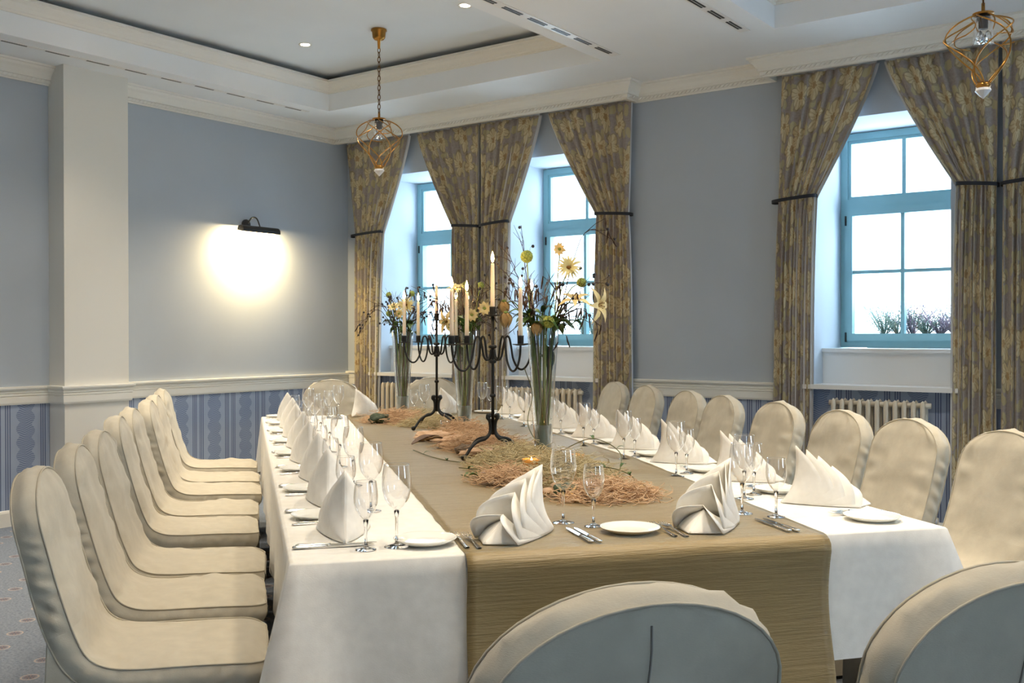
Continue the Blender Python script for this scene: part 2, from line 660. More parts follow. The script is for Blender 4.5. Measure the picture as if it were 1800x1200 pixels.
# unseen windows added here for cool daylight on near chairs and left wall
ADDED_WIN = [(-8.5, -7.7), (-2.9, -1.9)]
mb = MB()
ys = [RY] + [y for w in ADDED_WIN for y in w] + [0.75]
for i in range(0, len(ys), 2):
    mb.box(RX, ys[i], 0, RX + 0.2, ys[i + 1], SLAB + 0.6)
for a, b in ADDED_WIN:
    mb.box(RX, a, 0, RX + 0.2, b, 0.9)
    mb.box(RX, a, 2.8, RX + 0.2, b, SLAB + 0.6)
struct('wall_right', mb, M['wall'])
for i, (a, b) in enumerate(ADDED_WIN):
    w_ = MB()
    for q in (a, (a + b) / 2 - 0.03, b - 0.06):
        w_.box(RX + 0.08, q, 0.9, RX + 0.14, q + 0.06, 2.8)
    for z in (0.9, 2.2, 2.74):
        w_.box(RX + 0.082, a, z, RX + 0.138, b, z + 0.06)
    wn_ = struct(f'window_{i + 5}', w_, M['teal'])  # out of view, added as a source of fill daylight
    obj('pane', MB().box(RX + 0.105, a + 0.05, 0.95, RX + 0.109, b - 0.05, 2.76), M['pane'], wn_)
struct('wall_front', MB().box(0, RY - 0.2, 0, RX, RY, SLAB + 0.6), M['wall'])
mb = MB()
xs = [0.0] + [x for w in WIN for x in w] + [RX]
for i in range(0, len(xs), 2):
    mb.box(xs[i], 0, 0, xs[i + 1], 0.75, SLAB + 0.6)
for a, b in WIN:
    mb.box(a, 0, 0, b, 0.75, 0.955)
    mb.box(a, 0, 2.805, b, 0.75, SLAB + 0.6)
ww = struct('wall_back', mb, M['wall'])
# wallpaper below the chair rail
obj('wallpaper', MB().box(0, RY, 0.1, 0.003, -2.99, 0.86), M['paper_y'], wl)
obj('wallpaper', MB().box(0, -2.48, 0.1, 0.003, 0, 0.86), M['paper_y'], wl)
obj('wallpaper', MB().box(0.003, -0.003, 0.1, RX, 0, 0.955), M['paper_x'], ww)
# painted reveals of the window niches
for a, b in WIN:
    r = MB()
    r.box(a, 0.0, 0.955, a + 0.004, 0.75, 2.805)
    r.box(b - 0.004, 0.0, 0.955, b, 0.75, 2.805)
    r.box(a + 0.004, 0.0, 2.801, b - 0.004, 0.75, 2.805)
    obj('reveal', r, M['reveal'], ww)

# pillar
p = MB().box(0, -2.99, 0, 0.2, -2.48, SLAB)
struct('trim_1', p, M['pillar'])

# lower ceiling with two coffers
mb = MB()
cx = [0, COF[0][0], COF[0][1], COF[1][0], COF[1][1], RX]
mb.box(0, RY, SLAB, RX, CY0, SLAB + 0.24)
mb.box(0, CY1, SLAB, RX, 0, SLAB + 0.24)
for i in (0, 2, 4):
    mb.box(cx[i], CY0, SLAB, cx[i + 1], CY1, SLAB + 0.24)
ceil = struct('ceiling', mb, M['slab'])
obj('upper_ceiling', MB().box(0, RY, TOP, RX, 0, TOP + 0.06), M['ceiling'], ceil)
# cove above the slab edge; the shade in its gap is painted dark
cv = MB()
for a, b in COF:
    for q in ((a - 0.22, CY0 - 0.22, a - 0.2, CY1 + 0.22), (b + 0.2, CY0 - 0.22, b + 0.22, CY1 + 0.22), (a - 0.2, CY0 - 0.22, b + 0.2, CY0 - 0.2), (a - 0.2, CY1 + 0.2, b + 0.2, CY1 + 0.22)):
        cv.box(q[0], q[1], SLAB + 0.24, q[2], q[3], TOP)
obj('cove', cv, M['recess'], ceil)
# mouldings inside the coffers
k = 2
CP = [(0, 3.395), (0.012, 3.395), (0.016, 3.408), (0.03, 3.412), (0.038, 3.43), (0.062, 3.45), (0.07, 3.468), (0.082, 3.472), (0.082, 3.492), (0, 3.492)]
for a, b in COF:
    path = [(a, CY0), (a, CY1), (b, CY1), (b, CY0), (a, CY0)]
    t = MB()
    sweep(t, path[:4], CP, side=1)
    sweep(t, [(b, CY0), (a, CY0)], CP, side=1)
    struct(f'trim_{k}', t, M['trim'])
    k += 1

# cornices: left wall both sides of the pillar, window wall with two pelmet boxes
CO = [(0, 3.12), (0.014, 3.12), (0.018, 3.128), (0.03, 3.13), (0.03, 3.152), (0.04, 3.156), (0.044, 3.175), (0.062, 3.2), (0.082, 3.215), (0.088, 3.232), (0.1, 3.235), (0.1, 3.2495), (0, 3.2495)]
PB = 0.17
BOX = [(0.0, 3.14), (4.25, 7.1)]


def beads(path, out, z0, z1, step, side=1):
    """The small rope moulding under a cornice, too fine to pick apart: one joined part."""
    m = MB()
    for (xa, ya), (xb, yb) in zip(path, path[1:]):
        d = Vector((xb - xa, yb - ya))
        L = d.length
        d.normalize()
        nn = Vector((d.y, -d.x)) * side
        i = 0.5 * step
        while i < L - 0.3 * step:
            c = Vector((xa, ya)) + d * i
            h = d * step * 0.32
            o0, o1 = nn * 0.028, nn * out
            sk = d * step * 0.3
            q = [c - h + o0 - sk, c + h + o0 - sk, c + h + o1 - sk, c - h + o1 - sk]
            q2 = [c - h + o0 + sk, c + h + o0 + sk, c + h + o1 + sk, c - h + o1 + sk]
            m.add([(*v, z0) for v in q] + [(*v, z1) for v in q2], [(0, 1, 5, 4), (1, 2, 6, 5), (2, 3, 7, 6), (3, 0, 4, 7), (0, 3, 2, 1), (4, 5, 6, 7)])
            i += step
    return m


def cornice(path):
    global k
    t = MB()
    sweep(t, path, CO, side=1)
    o = struct(f'trim_{k}', t, M['trim'])
    k += 1
    d = obj('rope_moulding', beads(path, 0.04, 3.132, 3.150, 0.034), M['trim'], o)
    d['kind'] = 'stuff'


cornice([(0, RY), (0, -2.99)])
cornice([(0, -2.48), (0, -PB)])
cornice([(0, -PB), (3.14, -PB), (3.14, 0), (4.25, 0), (4.25, -PB), (7.1, -PB), (7.1, 0), (RX, 0)])
pel = MB()
for a, b in BOX:
    pel.box(a + 0.02, -PB, 3.12, b, -PB + 0.02, SLAB)
    pel.box(b - 0.02, -PB, 3.12, b, 0, SLAB)
    if a > 0:
        pel.box(a, -PB, 3.12, a + 0.02, 0, SLAB)
struct(f'trim_{k}', pel, M['trim']); k += 1

# chair rail with grooves
RP = [(0, 0.845), (0.014, 0.845), (0.018, 0.858), (0.02, 0.9), (0.016, 0.903), (0.016, 0.906), (0.022, 0.909), (0.022, 0.918), (0.017, 0.921), (0.017, 0.924),
      (0.024, 0.927), (0.024, 0.937), (0.019, 0.94), (0.019, 0.943), (0.03, 0.948), (0.036, 0.958), (0.036, 0.97), (0.0, 0.972)]
t = MB()
sweep(t, [(0, RY), (0, -2.99), (0.2, -2.99), (0.2, -2.48), (0, -2.48), (0, 0)], RP, side=1)
struct(f'trim_{k}', t, M['trim']); k += 1
for a, b in ((0, 0.3), (1.36, 1.80), (2.86, 4.46), (5.50, 5.95), (7.0, RX)):
    t = MB()
    sweep(t, [(a, 0), (b, 0)], [(o, z + 0.018) for o, z in RP], side=1)
    struct(f'trim_{k}', t, M['trim']); k += 1
# skirting boards
BP = [(0, 0), (0.018, 0), (0.018, 0.095), (0.012, 0.11), (0, 0.115)]
t = MB(); sweep(t, [(0, RY), (0, -2.99), (0.2, -2.99), (0.2, -2.48), (0, -2.48), (0, 0)], BP)
struct('baseboard_left', t, M['trim'])
t = MB(); sweep(t, [(0.02, 0), (RX, 0)], BP)
struct('baseboard_back', t, M['trim'])

# ------------------------------------------------------------------ windows
WY = 0.55
for i, (a, b) in enumerate(WIN):
    fr = MB()
    z0, z1 = 1.235, 2.795
    y0, y1 = WY, WY + 0.07
    w = 0.05
    a2, b2 = a + 0.006, b - 0.006
    fr.box(a2, y0, z0, a2 + w, y1, z1).box(b2 - w, y0, z0, b2, y1, z1).box(a2 + w, y0, z0, b2 - w, y1, z0 + w).box(a2 + w, y0, z1 - w, b2 - w, y1, z1)
    fr.box(a2 + w, y0 - 0.008, 2.245, b2 - w, y1, 2.315)                        # transom
    wn = struct(f'window_{i + 1}', fr, M['teal'])
    mid = (a + b) / 2
    # upper light and lower casement
    for (zz0, zz1, s, bars) in ((2.315, z1 - w, 0.022, 0), (z0 + w, 2.245, 0.052, 1)):
        ya = y0 - 0.022 if bars else y0 + 0.012
        yb = y0 + 0.045
        xa, xb = a2 + w - (0.012 if bars else 0), b2 - w + (0.012 if bars else 0)
        sh = MB()
        sh.box(xa, ya, zz0, xa + s, yb, zz1).box(xb - s, ya, zz0, xb, yb, zz1)
        sh.box(xa + s, ya, zz0, xb - s, yb, zz0 + s).box(xa + s, ya, zz1 - s, xb - s, yb, zz1)
        so = obj('sash', sh, M['teal'], wn)
        br = MB().box(mid - 0.013, ya + 0.008, zz0 + s, mid + 0.013, yb - 0.006, zz1 - s)
        obj('glazing_bar', br, M['teal'], so)
        if bars:
            zm = 1.783
            obj('glazing_bar', MB().box(xa + s, ya + 0.012, zm - 0.012, mid - 0.013, yb - 0.006, zm + 0.012).box(mid + 0.013, ya + 0.012, zm - 0.012, xb - s, yb - 0.006, zm + 0.012), M['teal'], so)
            rows = [(zz0 + s, zm - 0.012), (zm + 0.012, zz1 - s)]
        else:
            rows = [(zz0 + s, zz1 - s)]
        for (q0, q1) in rows:
            for (p0, p1) in ((xa + s, mid - 0.013), (mid + 0.013, xb - s)):
                yy = y0 + 0.03
                obj('pane', MB().box(p0, yy, q0, p1, yy + 0.004, q1), M['pane'], so)
    hb = MB()
    for hz in (1.31, 2.16):
        hb.tube([(a2 + w - 0.006, y0 - 0.026, hz - 0.035), (a2 + w - 0.006, y0 - 0.026, hz + 0.035)], 0.007, 8)
    obj('hinge', hb, M['iron'], wn)
    # boxed step below the window and the projecting sill
    st = MB().box(a + 0.005, 0.17, 0.985, b - 0.005, WY, 1.205).box(a + 0.005, 0.15, 1.205, b - 0.005, WY, 1.232)
    obj('sill_step', st, M['white'], wn)
    sl = MB().box(a - 0.06, -0.085, 0.957, b + 0.06, 0.0, 0.987).box(a + 0.005, 0.0, 0.957, b - 0.005, 0.17, 0.987)
    obj('window_sill', sl, M['white'], wn)

# ------------------------------------------------------------------ outside: pale building across the yard, planters
bd = thing('outside_building', 'pale rendered building across the yard, seen through the windows', 'building', (0, 14, -3))
fac = MB().box(-22, 0, 0, 14, 0.6, 7.5)
obj('facade', fac, M['plaster'], bd)
obj('roof', MB().add([(-22.4, -0.5, 7.5), (14.4, -0.5, 7.5), (14.4, 3.5, 10.2), (-22.4, 3.5, 10.2), (-22.4, -0.5, 7.35), (14.4, -0.5, 7.35), (14.4, 3.5, 9.9), (-22.4, 3.5, 9.9)],
                     [(0, 1, 2, 3), (7, 6, 5, 4), (0, 4, 5, 1), (3, 2, 6, 7), (0, 3, 7, 4), (1, 5, 6, 2)]), plain('outside_roof', (150, 156, 164), 0.8), bd)
wf = MB().box(-0.55, -0.05, 0, 0.55, 0.0, 1.5)
wg = MB().box(-0.45, -0.06, 0.1, 0.45, -0.05, 1.4)
wfm, wgm = wf.mesh('window'), wg.mesh('pane')
wfm.materials.append(M['reveal'])
wgm.materials.append(plain('outside_dark_pane', (120, 150, 172), 0.2))
for ix in range(12):
    for iz in (1.2, 4.6):
        o = link('window', wfm, None, bd, (-20 + ix * 2.9, 0, iz))
        link('pane', wgm, None, o)

# ------------------------------------------------------------------ ceiling fittings
DL = MB().lathe([(0.036, 0.0), (0.05, -0.006), (0.052, 0.0), (0.052, 0.004)], 20).mesh('trim_ring')
DL.materials.append(M['white'])
DB = MB().lathe([(0, -0.001), (0.034, -0.001), (0.034, 0.004)], 20).mesh('lamp')
DB.materials.append(M['lamp'])
spot_pos = []
for ci, (a, b) in enumerate(COF):
    c = (a + b) / 2
    for (dx, y) in ((-0.78, -1.6), (0.78, -1.6), (0.0, -2.4), (-0.78, -3.2), (0.78, -3.2), (0.0, -4.0), (-0.78, -4.8), (0.78, -4.8), (0, -5.6)):
        spot_pos.append((ci, c + dx, y))
side = ['the coffer nearer the long left wall', 'the coffer nearer the camera']
for n, (ci, x, y) in enumerate(spot_pos):
    row = ['first', 'second', 'third', 'fourth', 'fifth', 'sixth', 'seventh'][int(round((-1.6 - y) / 0.8))]
    where = 'wall side' if x < (COF[ci][0] + COF[ci][1]) / 2 - 0.1 else ('middle' if abs(x - (COF[ci][0] + COF[ci][1]) / 2) < 0.1 else 'far side from wall')
    t = thing('ceiling_downlight', f'lit round downlight, {row} row from windows, {where}, {["back", "front"][ci]} ceiling coffer', 'lamp', (x, y, TOP), 0, 'ceiling downlights')
    link('trim_ring', DL, None, t)
    link('lamp', DB, None, t)
    ld = bpy.data.lights.new('downlight_beam', 'SPOT')
    ld.energy = SPOT_POWER
    ld.color = SPOT_COLOR
    ld.spot_size = radians(100)
    ld.spot_blend = 0.9
    ld.shadow_soft_size = 0.035
    lo = bpy.data.objects.new('downlight_beam', ld)
    COL.objects.link(lo)
    lo.location = (x, y, TOP - 0.012)

# slot air vents in the lower ceiling
def vent(x, y0, y1, label, step, seg, two, w):
    t = thing('ceiling_vent', label, 'vent', (x, y1, SLAB), 0)
    L = y1 - y0
    obj('strip', MB().box(-w, -L, -0.004, w, 0, 0.0), M['white'], t)
    sm = MB()
    if two:
        sm.box(-0.016, -seg, -0.0065, -0.004, 0, -0.004).box(0.004, -seg, -0.0065, 0.016, 0, -0.004)
    else:
        sm.box(-0.008, -seg, -0.0065, 0.008, 0, -0.004)
    me = sm.mesh('slot')
    me.materials.append(M['black'] if two else plain('vent_slot_grey', (120, 122, 120), 0.7))
    i = 0.08
    while i + seg < L:
        link('slot', me, None, t, (0, -i, 0))
        i += step


vent(3.46, -5.0, -0.86, 'white slot air vent along the beam, on its long left-wall side', 0.26, 0.18, True, 0.035)
vent(4.40, -5.0, -0.86, 'white slot air vent along the beam, on the side of the front coffer', 0.26, 0.18, True, 0.035)
vent(0.43, -6.0, -0.9, 'narrow slot air vent in ceiling margin above the plain pillar and left wall', 0.3, 0.17, False, 0.02)


# hanging wire lanterns
def lantern(x, y, label):
    t = thing('pendant_lantern', label, 'lamp', (x, y, TOP), 0, 'brass wire lanterns')
    obj('ceiling_rose', MB().lathe([(0, 0), (0.056, 0), (0.058, -0.012), (0.05, -0.018), (0.046, -0.06), (0.034, -0.075), (0.012, -0.08), (0.009, -0.14), (0, -0.14)], 20), M['brass'], t)
    # chain
    lm = MB()
    path = [(0.010 * cos(g), 0, 0.021 * sin(g)) for g in [2 * pi * i / 12 for i in range(12)]]
    lm.tube(path, 0.0032, 5, closed=True)
    me = lm.mesh('chain_link')
    me.materials.append(plain('aged_brass_chain', (112, 84, 56), 0.4, 0.8))
    z = -0.15
    i = 0
    while z > -0.61:
        link('chain_link', me, None, t, (0, 0, z), (pi / 2) * (i % 2) + 0.3)
        z -= 0.034
        i += 1
    Z0 = -0.645
    prof = lambda s: (lerp(0.045, 0.176, sin(min(s / 0.36, 1) * pi / 2) ** 0.8) if s < 0.36 else lerp(0.176, 0.028, ((s - 0.36) / 0.64) ** 1.12))
    hz = lambda s: Z0 - 0.015 - (0.33 * s ** 1.15)
    obj('top_ring', MB().lathe([(0, Z0 + 0.05), (0.008, Z0 + 0.05), (0.009, Z0 + 0.005), (0.05, Z0), (0.05, Z0 - 0.006), (0, Z0 - 0.006)], 18), M['brass'], t)
    for d in (1, -1):
        for q in range(3):
            pth = []
            for i in range(25):
                s = i / 24
                g = 2 * pi * q / 3 + d * (0.25 + 2.7 * s) + (0.5 if d < 0 else 0)
                r = prof(s) + (0.004 if d > 0 else -0.003)
                pth.append((r * cos(g), r * sin(g), hz(s)))
            obj('wire', MB().tube(pth, 0.0042, 6), M['brass'], t)
    for q in range(4):
        g0 = 2 * pi * q / 4 + 0.6
        pth = []
        for i in range(22):
            s = i / 21
            r = lerp(0.05, 0.15, sin(s * pi * 0.55))
            g = g0 + 0.9 * sin(s * pi)
            zz = Z0 - 0.01 - 0.16 * s + (0.03 * max(0, s - 0.75) * 4)
            pth.append((r * cos(g), r * sin(g), zz))
        obj('scroll', MB().tube(pth, 0.0032, 6), M['brass'], t)
    obj('lamp_holder', MB().lathe([(0, Z0 - 0.006), (0.032, Z0 - 0.006), (0.032, Z0 - 0.03), (0.022, Z0 - 0.034), (0.022, Z0 - 0.075), (0, Z0 - 0.075)], 16), M['black'], t)
    obj('glass_shade', MB().lathe([(0.034, Z0 - 0.02), (0.042, Z0 - 0.05), (0.044, Z0 - 0.1), (0.05, Z0 - 0.15)], 20), M['glass'], t)
    for q in range(3):
        a = 2 * pi * q / 3
        obj('crystal_lamp', MB().lathe([(0, 0), (0.012, -0.01), (0.02, -0.035), (0.014, -0.055), (0, -0.06)], 8, (0.022 * cos(a), 0.022 * sin(a), Z0 - 0.085), smooth=False), M['crystal'], t)
    zt = hz(1.0)
    obj('lower_cup', MB().lathe([(0.0, zt + 0.012), (0.03, zt + 0.008), (0.036, zt - 0.008), (0.03, zt - 0.018), (0, zt - 0.018)], 16), M['brass'], t)
    obj('drop', MB().lathe([(0, zt - 0.018), (0.034, zt - 0.02), (0.038, zt - 0.032), (0.022, zt - 0.05), (0, zt - 0.072)], 10, smooth=False), plain('frosted_drop', (225, 226, 228), 0.25), t)


lantern(1.885, -1.55, 'brass wire lantern hanging on a chain in front of the left curtain')
lantern(5.94, -1.57, 'brass wire lantern hanging near the rightmost curtain, close to the camera')

# picture light on the left wall
t = thing('picture_light', 'black picture light on a curved arm glowing on the blue wall', 'lamp', (0, -1.19, 2.25))
obj('wall_mount', MB().lathe([(0, 0.0), (0.045, 0.0), (0.045, 0.012), (0.03, 0.03), (0, 0.035)], 16, (0, -0.03, 0.03), axis=(1, 0, 0)), M['black'], t)
obj('arm', MB().tube(spline([(0.03, -0.03, 0.04), (0.07, -0.02, 0.085), (0.11, 0.0, 0.075), (0.135, 0.015, 0.0)], 16), 0.006, 8), M['black'], t)
sh = MB()
rows = []
for i in range(13):
    g = radians(-20 + 200 * i / 12)
    rows.append([(0.14 + 0.042 * cos(g), yy, -0.035 + 0.042 * sin(g)) for yy in (-0.2, 0.2)])
sh.grid(rows)
for yy in (-0.2, 0.2):
    ring = [r[0 if yy < 0 else 1] for r in rows]
    sh.add(ring, [tuple(range(len(ring)))])
obj('shade', sh, M['black'], t)
obj('lamp_tube', MB().tube([(0.14, -0.17, -0.035), (0.14, 0.17, -0.035)], 0.012, 10), emitter('picture_lamp_tube', (1.0, 0.76, 0.42), 10), t)
ad = bpy.data.lights.new('picture_light_glow', 'AREA')
ad.shape = 'RECTANGLE'
ad.size, ad.size_y = 0.04, 0.34
ad.energy = 24
ad.color = (1.0, 0.74, 0.38)
ao = bpy.data.objects.new('picture_light_glow', ad)
COL.objects.link(ao)
ao.location = (0.14, -1.19, 2.195)
ao.rotation_euler = Vector((-0.14, 0, -0.22)).to_track_quat('-Z', 'X').to_euler()

# ------------------------------------------------------------------ radiators
def radiator(x0, x1, label):
    t = thing('radiator', label, 'radiator', (x0, -0.1, 0.12), 0, 'column radiators under the windows')
    n = int(round((x1 - x0) / 0.0575))
    sec = MB()
    for yy in (-0.035, 0.035):
        sec.lathe([(0, 0.0), (0.013, 0.01), (0.0165, 0.03), (0.0165, 0.735), (0.013, 0.765), (0, 0.785)], 10, (0, yy, 0))
    sec.box(-0.012, -0.035, 0.735, 0.012, 0.035, 0.775).box(-0.012, -0.035, 0.02, 0.012, 0.035, 0.06)
    me = sec.mesh('section')
    me.materials.append(M['radiator'])
    for i in range(n):
        link('section', me, None, t, ((i + 0.5) * 0.0575, 0, 0))
    for zz in (0.04, 0.75):
        obj('header_pipe', MB().tube([(-0.01, 0, zz), (n * 0.0575 + 0.015, 0, zz)], 0.018, 10), M['radiator'], t)
    obj('valve', MB().lathe([(0, 0), (0.022, 0.0), (0.026, 0.02), (0.026, 0.05), (0.018, 0.065), (0, 0.065)], 12, (n * 0.0575 + 0.03, -0.02, 0.03), axis=(0.3, -1, 0)), M['white'], t)
    obj('supply_pipe', MB().tube([(n * 0.0575 + 0.02, 0, 0.04), (n * 0.0575 + 0.05, 0, 0.035), (n * 0.0575 + 0.055, 0, -0.12)], 0.011, 8), M['radiator'], t)
    for xx in (0.15, n * 0.0575 - 0.15):
        obj('foot', MB().box(xx - 0.012, -0.045, -0.12, xx + 0.012, 0.045, 0.02), M['radiator'], t)


radiator(0.55, 1.18, 'cream column radiator under the window at the room corner')
radiator(2.0, 2.69, 'cream column radiator under the middle of the three visible windows')
radiator(4.69, 5.32, 'cream column radiator under the separate window with the heather outside')
radiator(6.16, 6.79, 'cream column radiator under the window beside the camera')


# ------------------------------------------------------------------ curtains
def curtain(label, top, tie, bot, inner, folds, seed, tie_ext=0.0):
    """inner: -1 when the edge towards the window is the lower-x one, +1 when it is the higher-x one."""
    rnd = random.Random(seed)
    ph = rnd.random() * 6
    ZT, ZM, ZB = 3.125, 2.27, 0.03
    NH, NS = 54, folds * 10
    Wd = (top[1] - top[0]) * 1.45
    folds = int(folds * 1.7)

    def edges(z):
        if z >= ZM:
            t = (ZT - z) / (ZT - ZM)
            tt_in = t ** 1.18
            tt_out = t
            e = [lerp(top[0], tie[0], tt_in if inner < 0 else tt_out), lerp(top[1], tie[1], tt_in if inner > 0 else tt_out)]
        else:
            t = (ZM - z) / (ZM - ZB)
            s = sin(min(t * 3.0, 1) * pi / 2) * 0.35 + 0.65 * t
            e = [lerp(tie[0], bot[0], s), lerp(tie[1], bot[1], s)]
        return e

    def surf(dy, grow):
        rows, uvs = [], []
        for i in range(NH + 1):
            h = i / NH
            z = ZT + (ZB - ZT) * h
            a, b = edges(z)
            if inner < 0:
                a -= grow
            else:
                b += grow
            near = exp(-((z - ZM) / 0.10) ** 2)
            amp = lerp(0.017, 0.026, min(1, h * 3)) * (1 - 0.45 * near)
            row, uvr = [], []
            for j in range(NS + 1):
                s = j / NS
                sw = s + 0.02 * sin(5 * s + ph)
                g = 2 * pi * folds * sw + ph
                w = sin(g) + 0.35 * sin(2.1 * g + ph * 2 + 1.5 * h) + 0.25 * noise.noise(Vector((s * folds * 1.3, h * 2.5, seed)))
                taper = min(1, 6 * s, 6 * (1 - s)) * 0.6 + 0.4
                y = -0.082 + amp * w * 0.78 * taper + dy
                row.append((a + (b - a) * s + 0.006 * sin(g * 0.5 + h * 4), y, z))
                uvr.append((s * Wd, z))
            rows.append(row)
            uvs.append(uvr)
        return rows, uvs

    x0 = (top[0] + top[1]) / 2
    t = thing('curtain', label, 'curtain', (0, 0, 0), 0, 'floral curtains at the windows')
    r, u = surf(0, 0)
    obj('drape', MB().grid(r, True, u), M['curtain'], t)
    r, u = surf(0.022, 0.016)
    obj('lining', MB().grid(r), M['lining'], t)
    # tie band round the gathered cloth
    a, b = tie
    if tie_ext < 0:
        a += tie_ext
    else:
        b += tie_ext
    zc = ZM
    ring = []
    for i in range(28):
        g = 2 * pi * i / 28
        ring.append(((a + b) / 2 + ((b - a) / 2 + 0.012) * cos(g) * (1 if abs(cos(g)) < 1 else 1), -0.066 + 0.062 * (abs(sin(g)) ** 0.5) * (1 if sin(g) > 0 else -1), zc + 0.012 * cos(g) * inner))
    rows = [[(p[0], p[1], p[2] + dz) for dz in (-0.012, -0.009, 0.009, 0.012)] for p in ring + ring[:1]]
    obj('tieback', MB().grid(rows), M['tie'], t)
    obj('curtain_hook_tape', MB().box(top[0], -0.065, ZT - 0.004, top[1], -0.055, ZT + 0.02), M['lining'], t)


curtain('floral curtain in the room corner, tied back beside the left wall', (0.06, 0.84), (0.17, 0.51), (0.17, 0.44), 1, 5, 1, -0.03)
curtain('floral curtain, corner-side half of the wide pair between the paired windows', (0.95, 1.643), (1.36, 1.640), (1.37, 1.642), -1, 5, 2)
curtain('floral curtain, other half of the wide pair between the paired windows', (1.658, 2.27), (1.668, 1.95), (1.668, 1.93), 1, 5, 3)
curtain('floral curtain ending the double-window group, beside the bare blue wall', (2.36, 3.13), (2.82, 3.10), (2.79, 3.15), -1, 6, 4, 0.02)
curtain('floral curtain starting the separate window, beside the bare blue wall', (4.33, 4.98), (4.31, 4.57), (4.27, 4.54), 1, 5, 5, -0.035)
curtain('floral curtain at the edge of the separate window, with heather beside it', (5.04, 5.722), (5.49, 5.718), (5.46, 5.722), -1, 5, 6)
curtain('floral curtain next to the picture edge, beyond the separate window', (5.742, 6.42), (5.75, 6.05), (5.75, 6.03), 1, 5, 7)
curtain('floral curtain beyond the last window, beside the camera', (6.5, 7.06), (6.88, 7.06), (6.88, 7.06), -1, 5, 8)

# planters with heather outside the windows
for (a, b), lab in zip(WIN[:3], ('window at the room corner', 'middle visible window', 'separate window')):
    c = (a + b) / 2
    t = thing('window_box', f'planter of heather and grey sprigs outside the {lab}', 'planter', (c + 0.08, 0.86, 1.17))
    obj('trough', MB().box(-0.4, -0.09, 0, 0.4, 0.09, 0.15), M['terracotta'], t)
    obj('bracket', MB().box(-0.4, -0.125, -0.04, 0.4, 0.09, 0.0), M['iron'], t)
    for q in range(7):
        rnd = random.Random(q + int(c * 10))
        s = MB()
        for r_ in range(48):
            g = rnd.random() * 6.28
            L = 0.12 + rnd.random() * 0.15
            lean = 0.2 + rnd.random() * 1.0
            p0 = Vector((-0.3 + q * 0.1, 0, 0.14))
            p1 = p0 + Vector((cos(g) * lean * L, sin(g) * lean * L * 0.5, L))
            s.tube([p0, p0.lerp(p1, 0.5) + Vector((0, 0, 0.01)), p1], [0.002, 0.003, 0.001], 3)
            for l_ in range(5):
                pp = p0.lerp(p1, 0.3 + 0.14 * l_)
                s.ball(pp + Vector((rnd.uniform(-.01, .01), rnd.uniform(-.01, .01), 0)), 0.005, 4, 3)
        o = obj('sprig', s, M['heather'] if q in (2, 4, 5) else M['fern'], t)
        o['kind'] = 'stuff'

# ------------------------------------------------------------------ table, cloth, runner
t = thing('dining_table', 'long banquet table hidden under the white cloth', 'table', TP(0, 0), TA)
obj('tabletop', MB().box(0.015, 0.015, 0.715, TW - 0.015, TL - 0.015, 0.742), M['wood'], t)
lg = MB().box(-0.03, -0.03, 0, 0.03, 0.03, 0.715).mesh('leg')
lg.materials.append(M['wood'])
for u in (0.1, TW / 2, TW - 0.1):
    for v in (0.1, TL / 2, TL - 0.1):
        link('leg', lg, None, t, (u, v, 0))
obj('apron', MB().box(0.08, 0.08, 0.62, TW - 0.08, 0.1, 0.715).box(0.08, TL - 0.1, 0.62, TW - 0.08, TL - 0.08, 0.715).box(0.08, 0.1, 0.62, 0.1, TL - 0.1, 0.715).box(TW - 0.1, 0.1, 0.62, TW - 0.08, TL - 0.1, 0.715), M['wood'], t)


def cloth_mesh():
    m = MB()
    per = []                                        # (u, v, nu, nv, distance to nearest corner, corner direction)
    step = 0.03
    def side(p0, p1, nrm):
        L = hypot(p1[0] - p0[0], p1[1] - p0[1])
        n = int(L / step)
        for i in range(n):
            s = i / n
            per.append((lerp(p0[0], p1[0], s), lerp(p0[1], p1[1], s), nrm, min(s * L, (1 - s) * L), s * L))
    side((0, 0), (TW, 0), (0, -1))
    side((TW, 0), (TW, TL), (1, 0))
    side((TW, TL), (0, TL), (0, 1))
    side((0, TL), (0, 0), (-1, 0))
    N = len(per)
    # outward directions blended near the corners
    outs = []
    for i in range(N):
        a = Vector((0.0, 0.0))
        for k in range(-3, 4):
            a += Vector(per[(i + k) % N][2])
        outs.append(a.normalized())
    def ring(inset, z, f=0.0, flare=0.0):
        r = []
        for i, (u, v, nr, dc, s) in enumerate(per):
            o = outs[i]
            c = exp(-(dc / 0.095) ** 2)
            wav = 0.006 * sin(s * 9.0 + i * 0.01) + 0.004 * sin(s * 21.0 + 1.3) - 0.006
            calm = 0.25 if (nr[1] == -1) else 1.0
            d = -inset + f * (flare * 0.5 + wav * calm * (1 - c) + (0.13 if v < TL / 2 else 0.045) * c)
            q = Vector((u, v)) + o * d
            if inset > 0:
                q = Vector((min(max(u, inset), TW - inset), min(max(v, inset), TL - inset)))
            zz = z - (0.05 * c * f * f)
            r.append((q.x, q.y, zz))
        return r
    rings = [ring(0.012, 0.75), ring(0.004, 0.7485), ring(0.0, 0.744)]
    D = 0.36
    for i in range(1, 9):
        f = i / 8
        rings.append(ring(0.0, 0.744 - D * f, f, 0.028))
    m.grid(rings, True, closed=True)
    # flat top
    NU, NV = 20, 48
    rows = [[(lerp(0.012, TW - 0.012, i / NU), lerp(0.012, TL - 0.012, j / NV), 0.75) for i in range(NU + 1)] for j in range(NV + 1)]
    m.grid(rows, True)
    return m


cl = obj('tablecloth', cloth_mesh(), M['linen'], None, TP(0, 0), TA)
tag(cl, 'white linen tablecloth draped over the long banquet table', 'tablecloth')

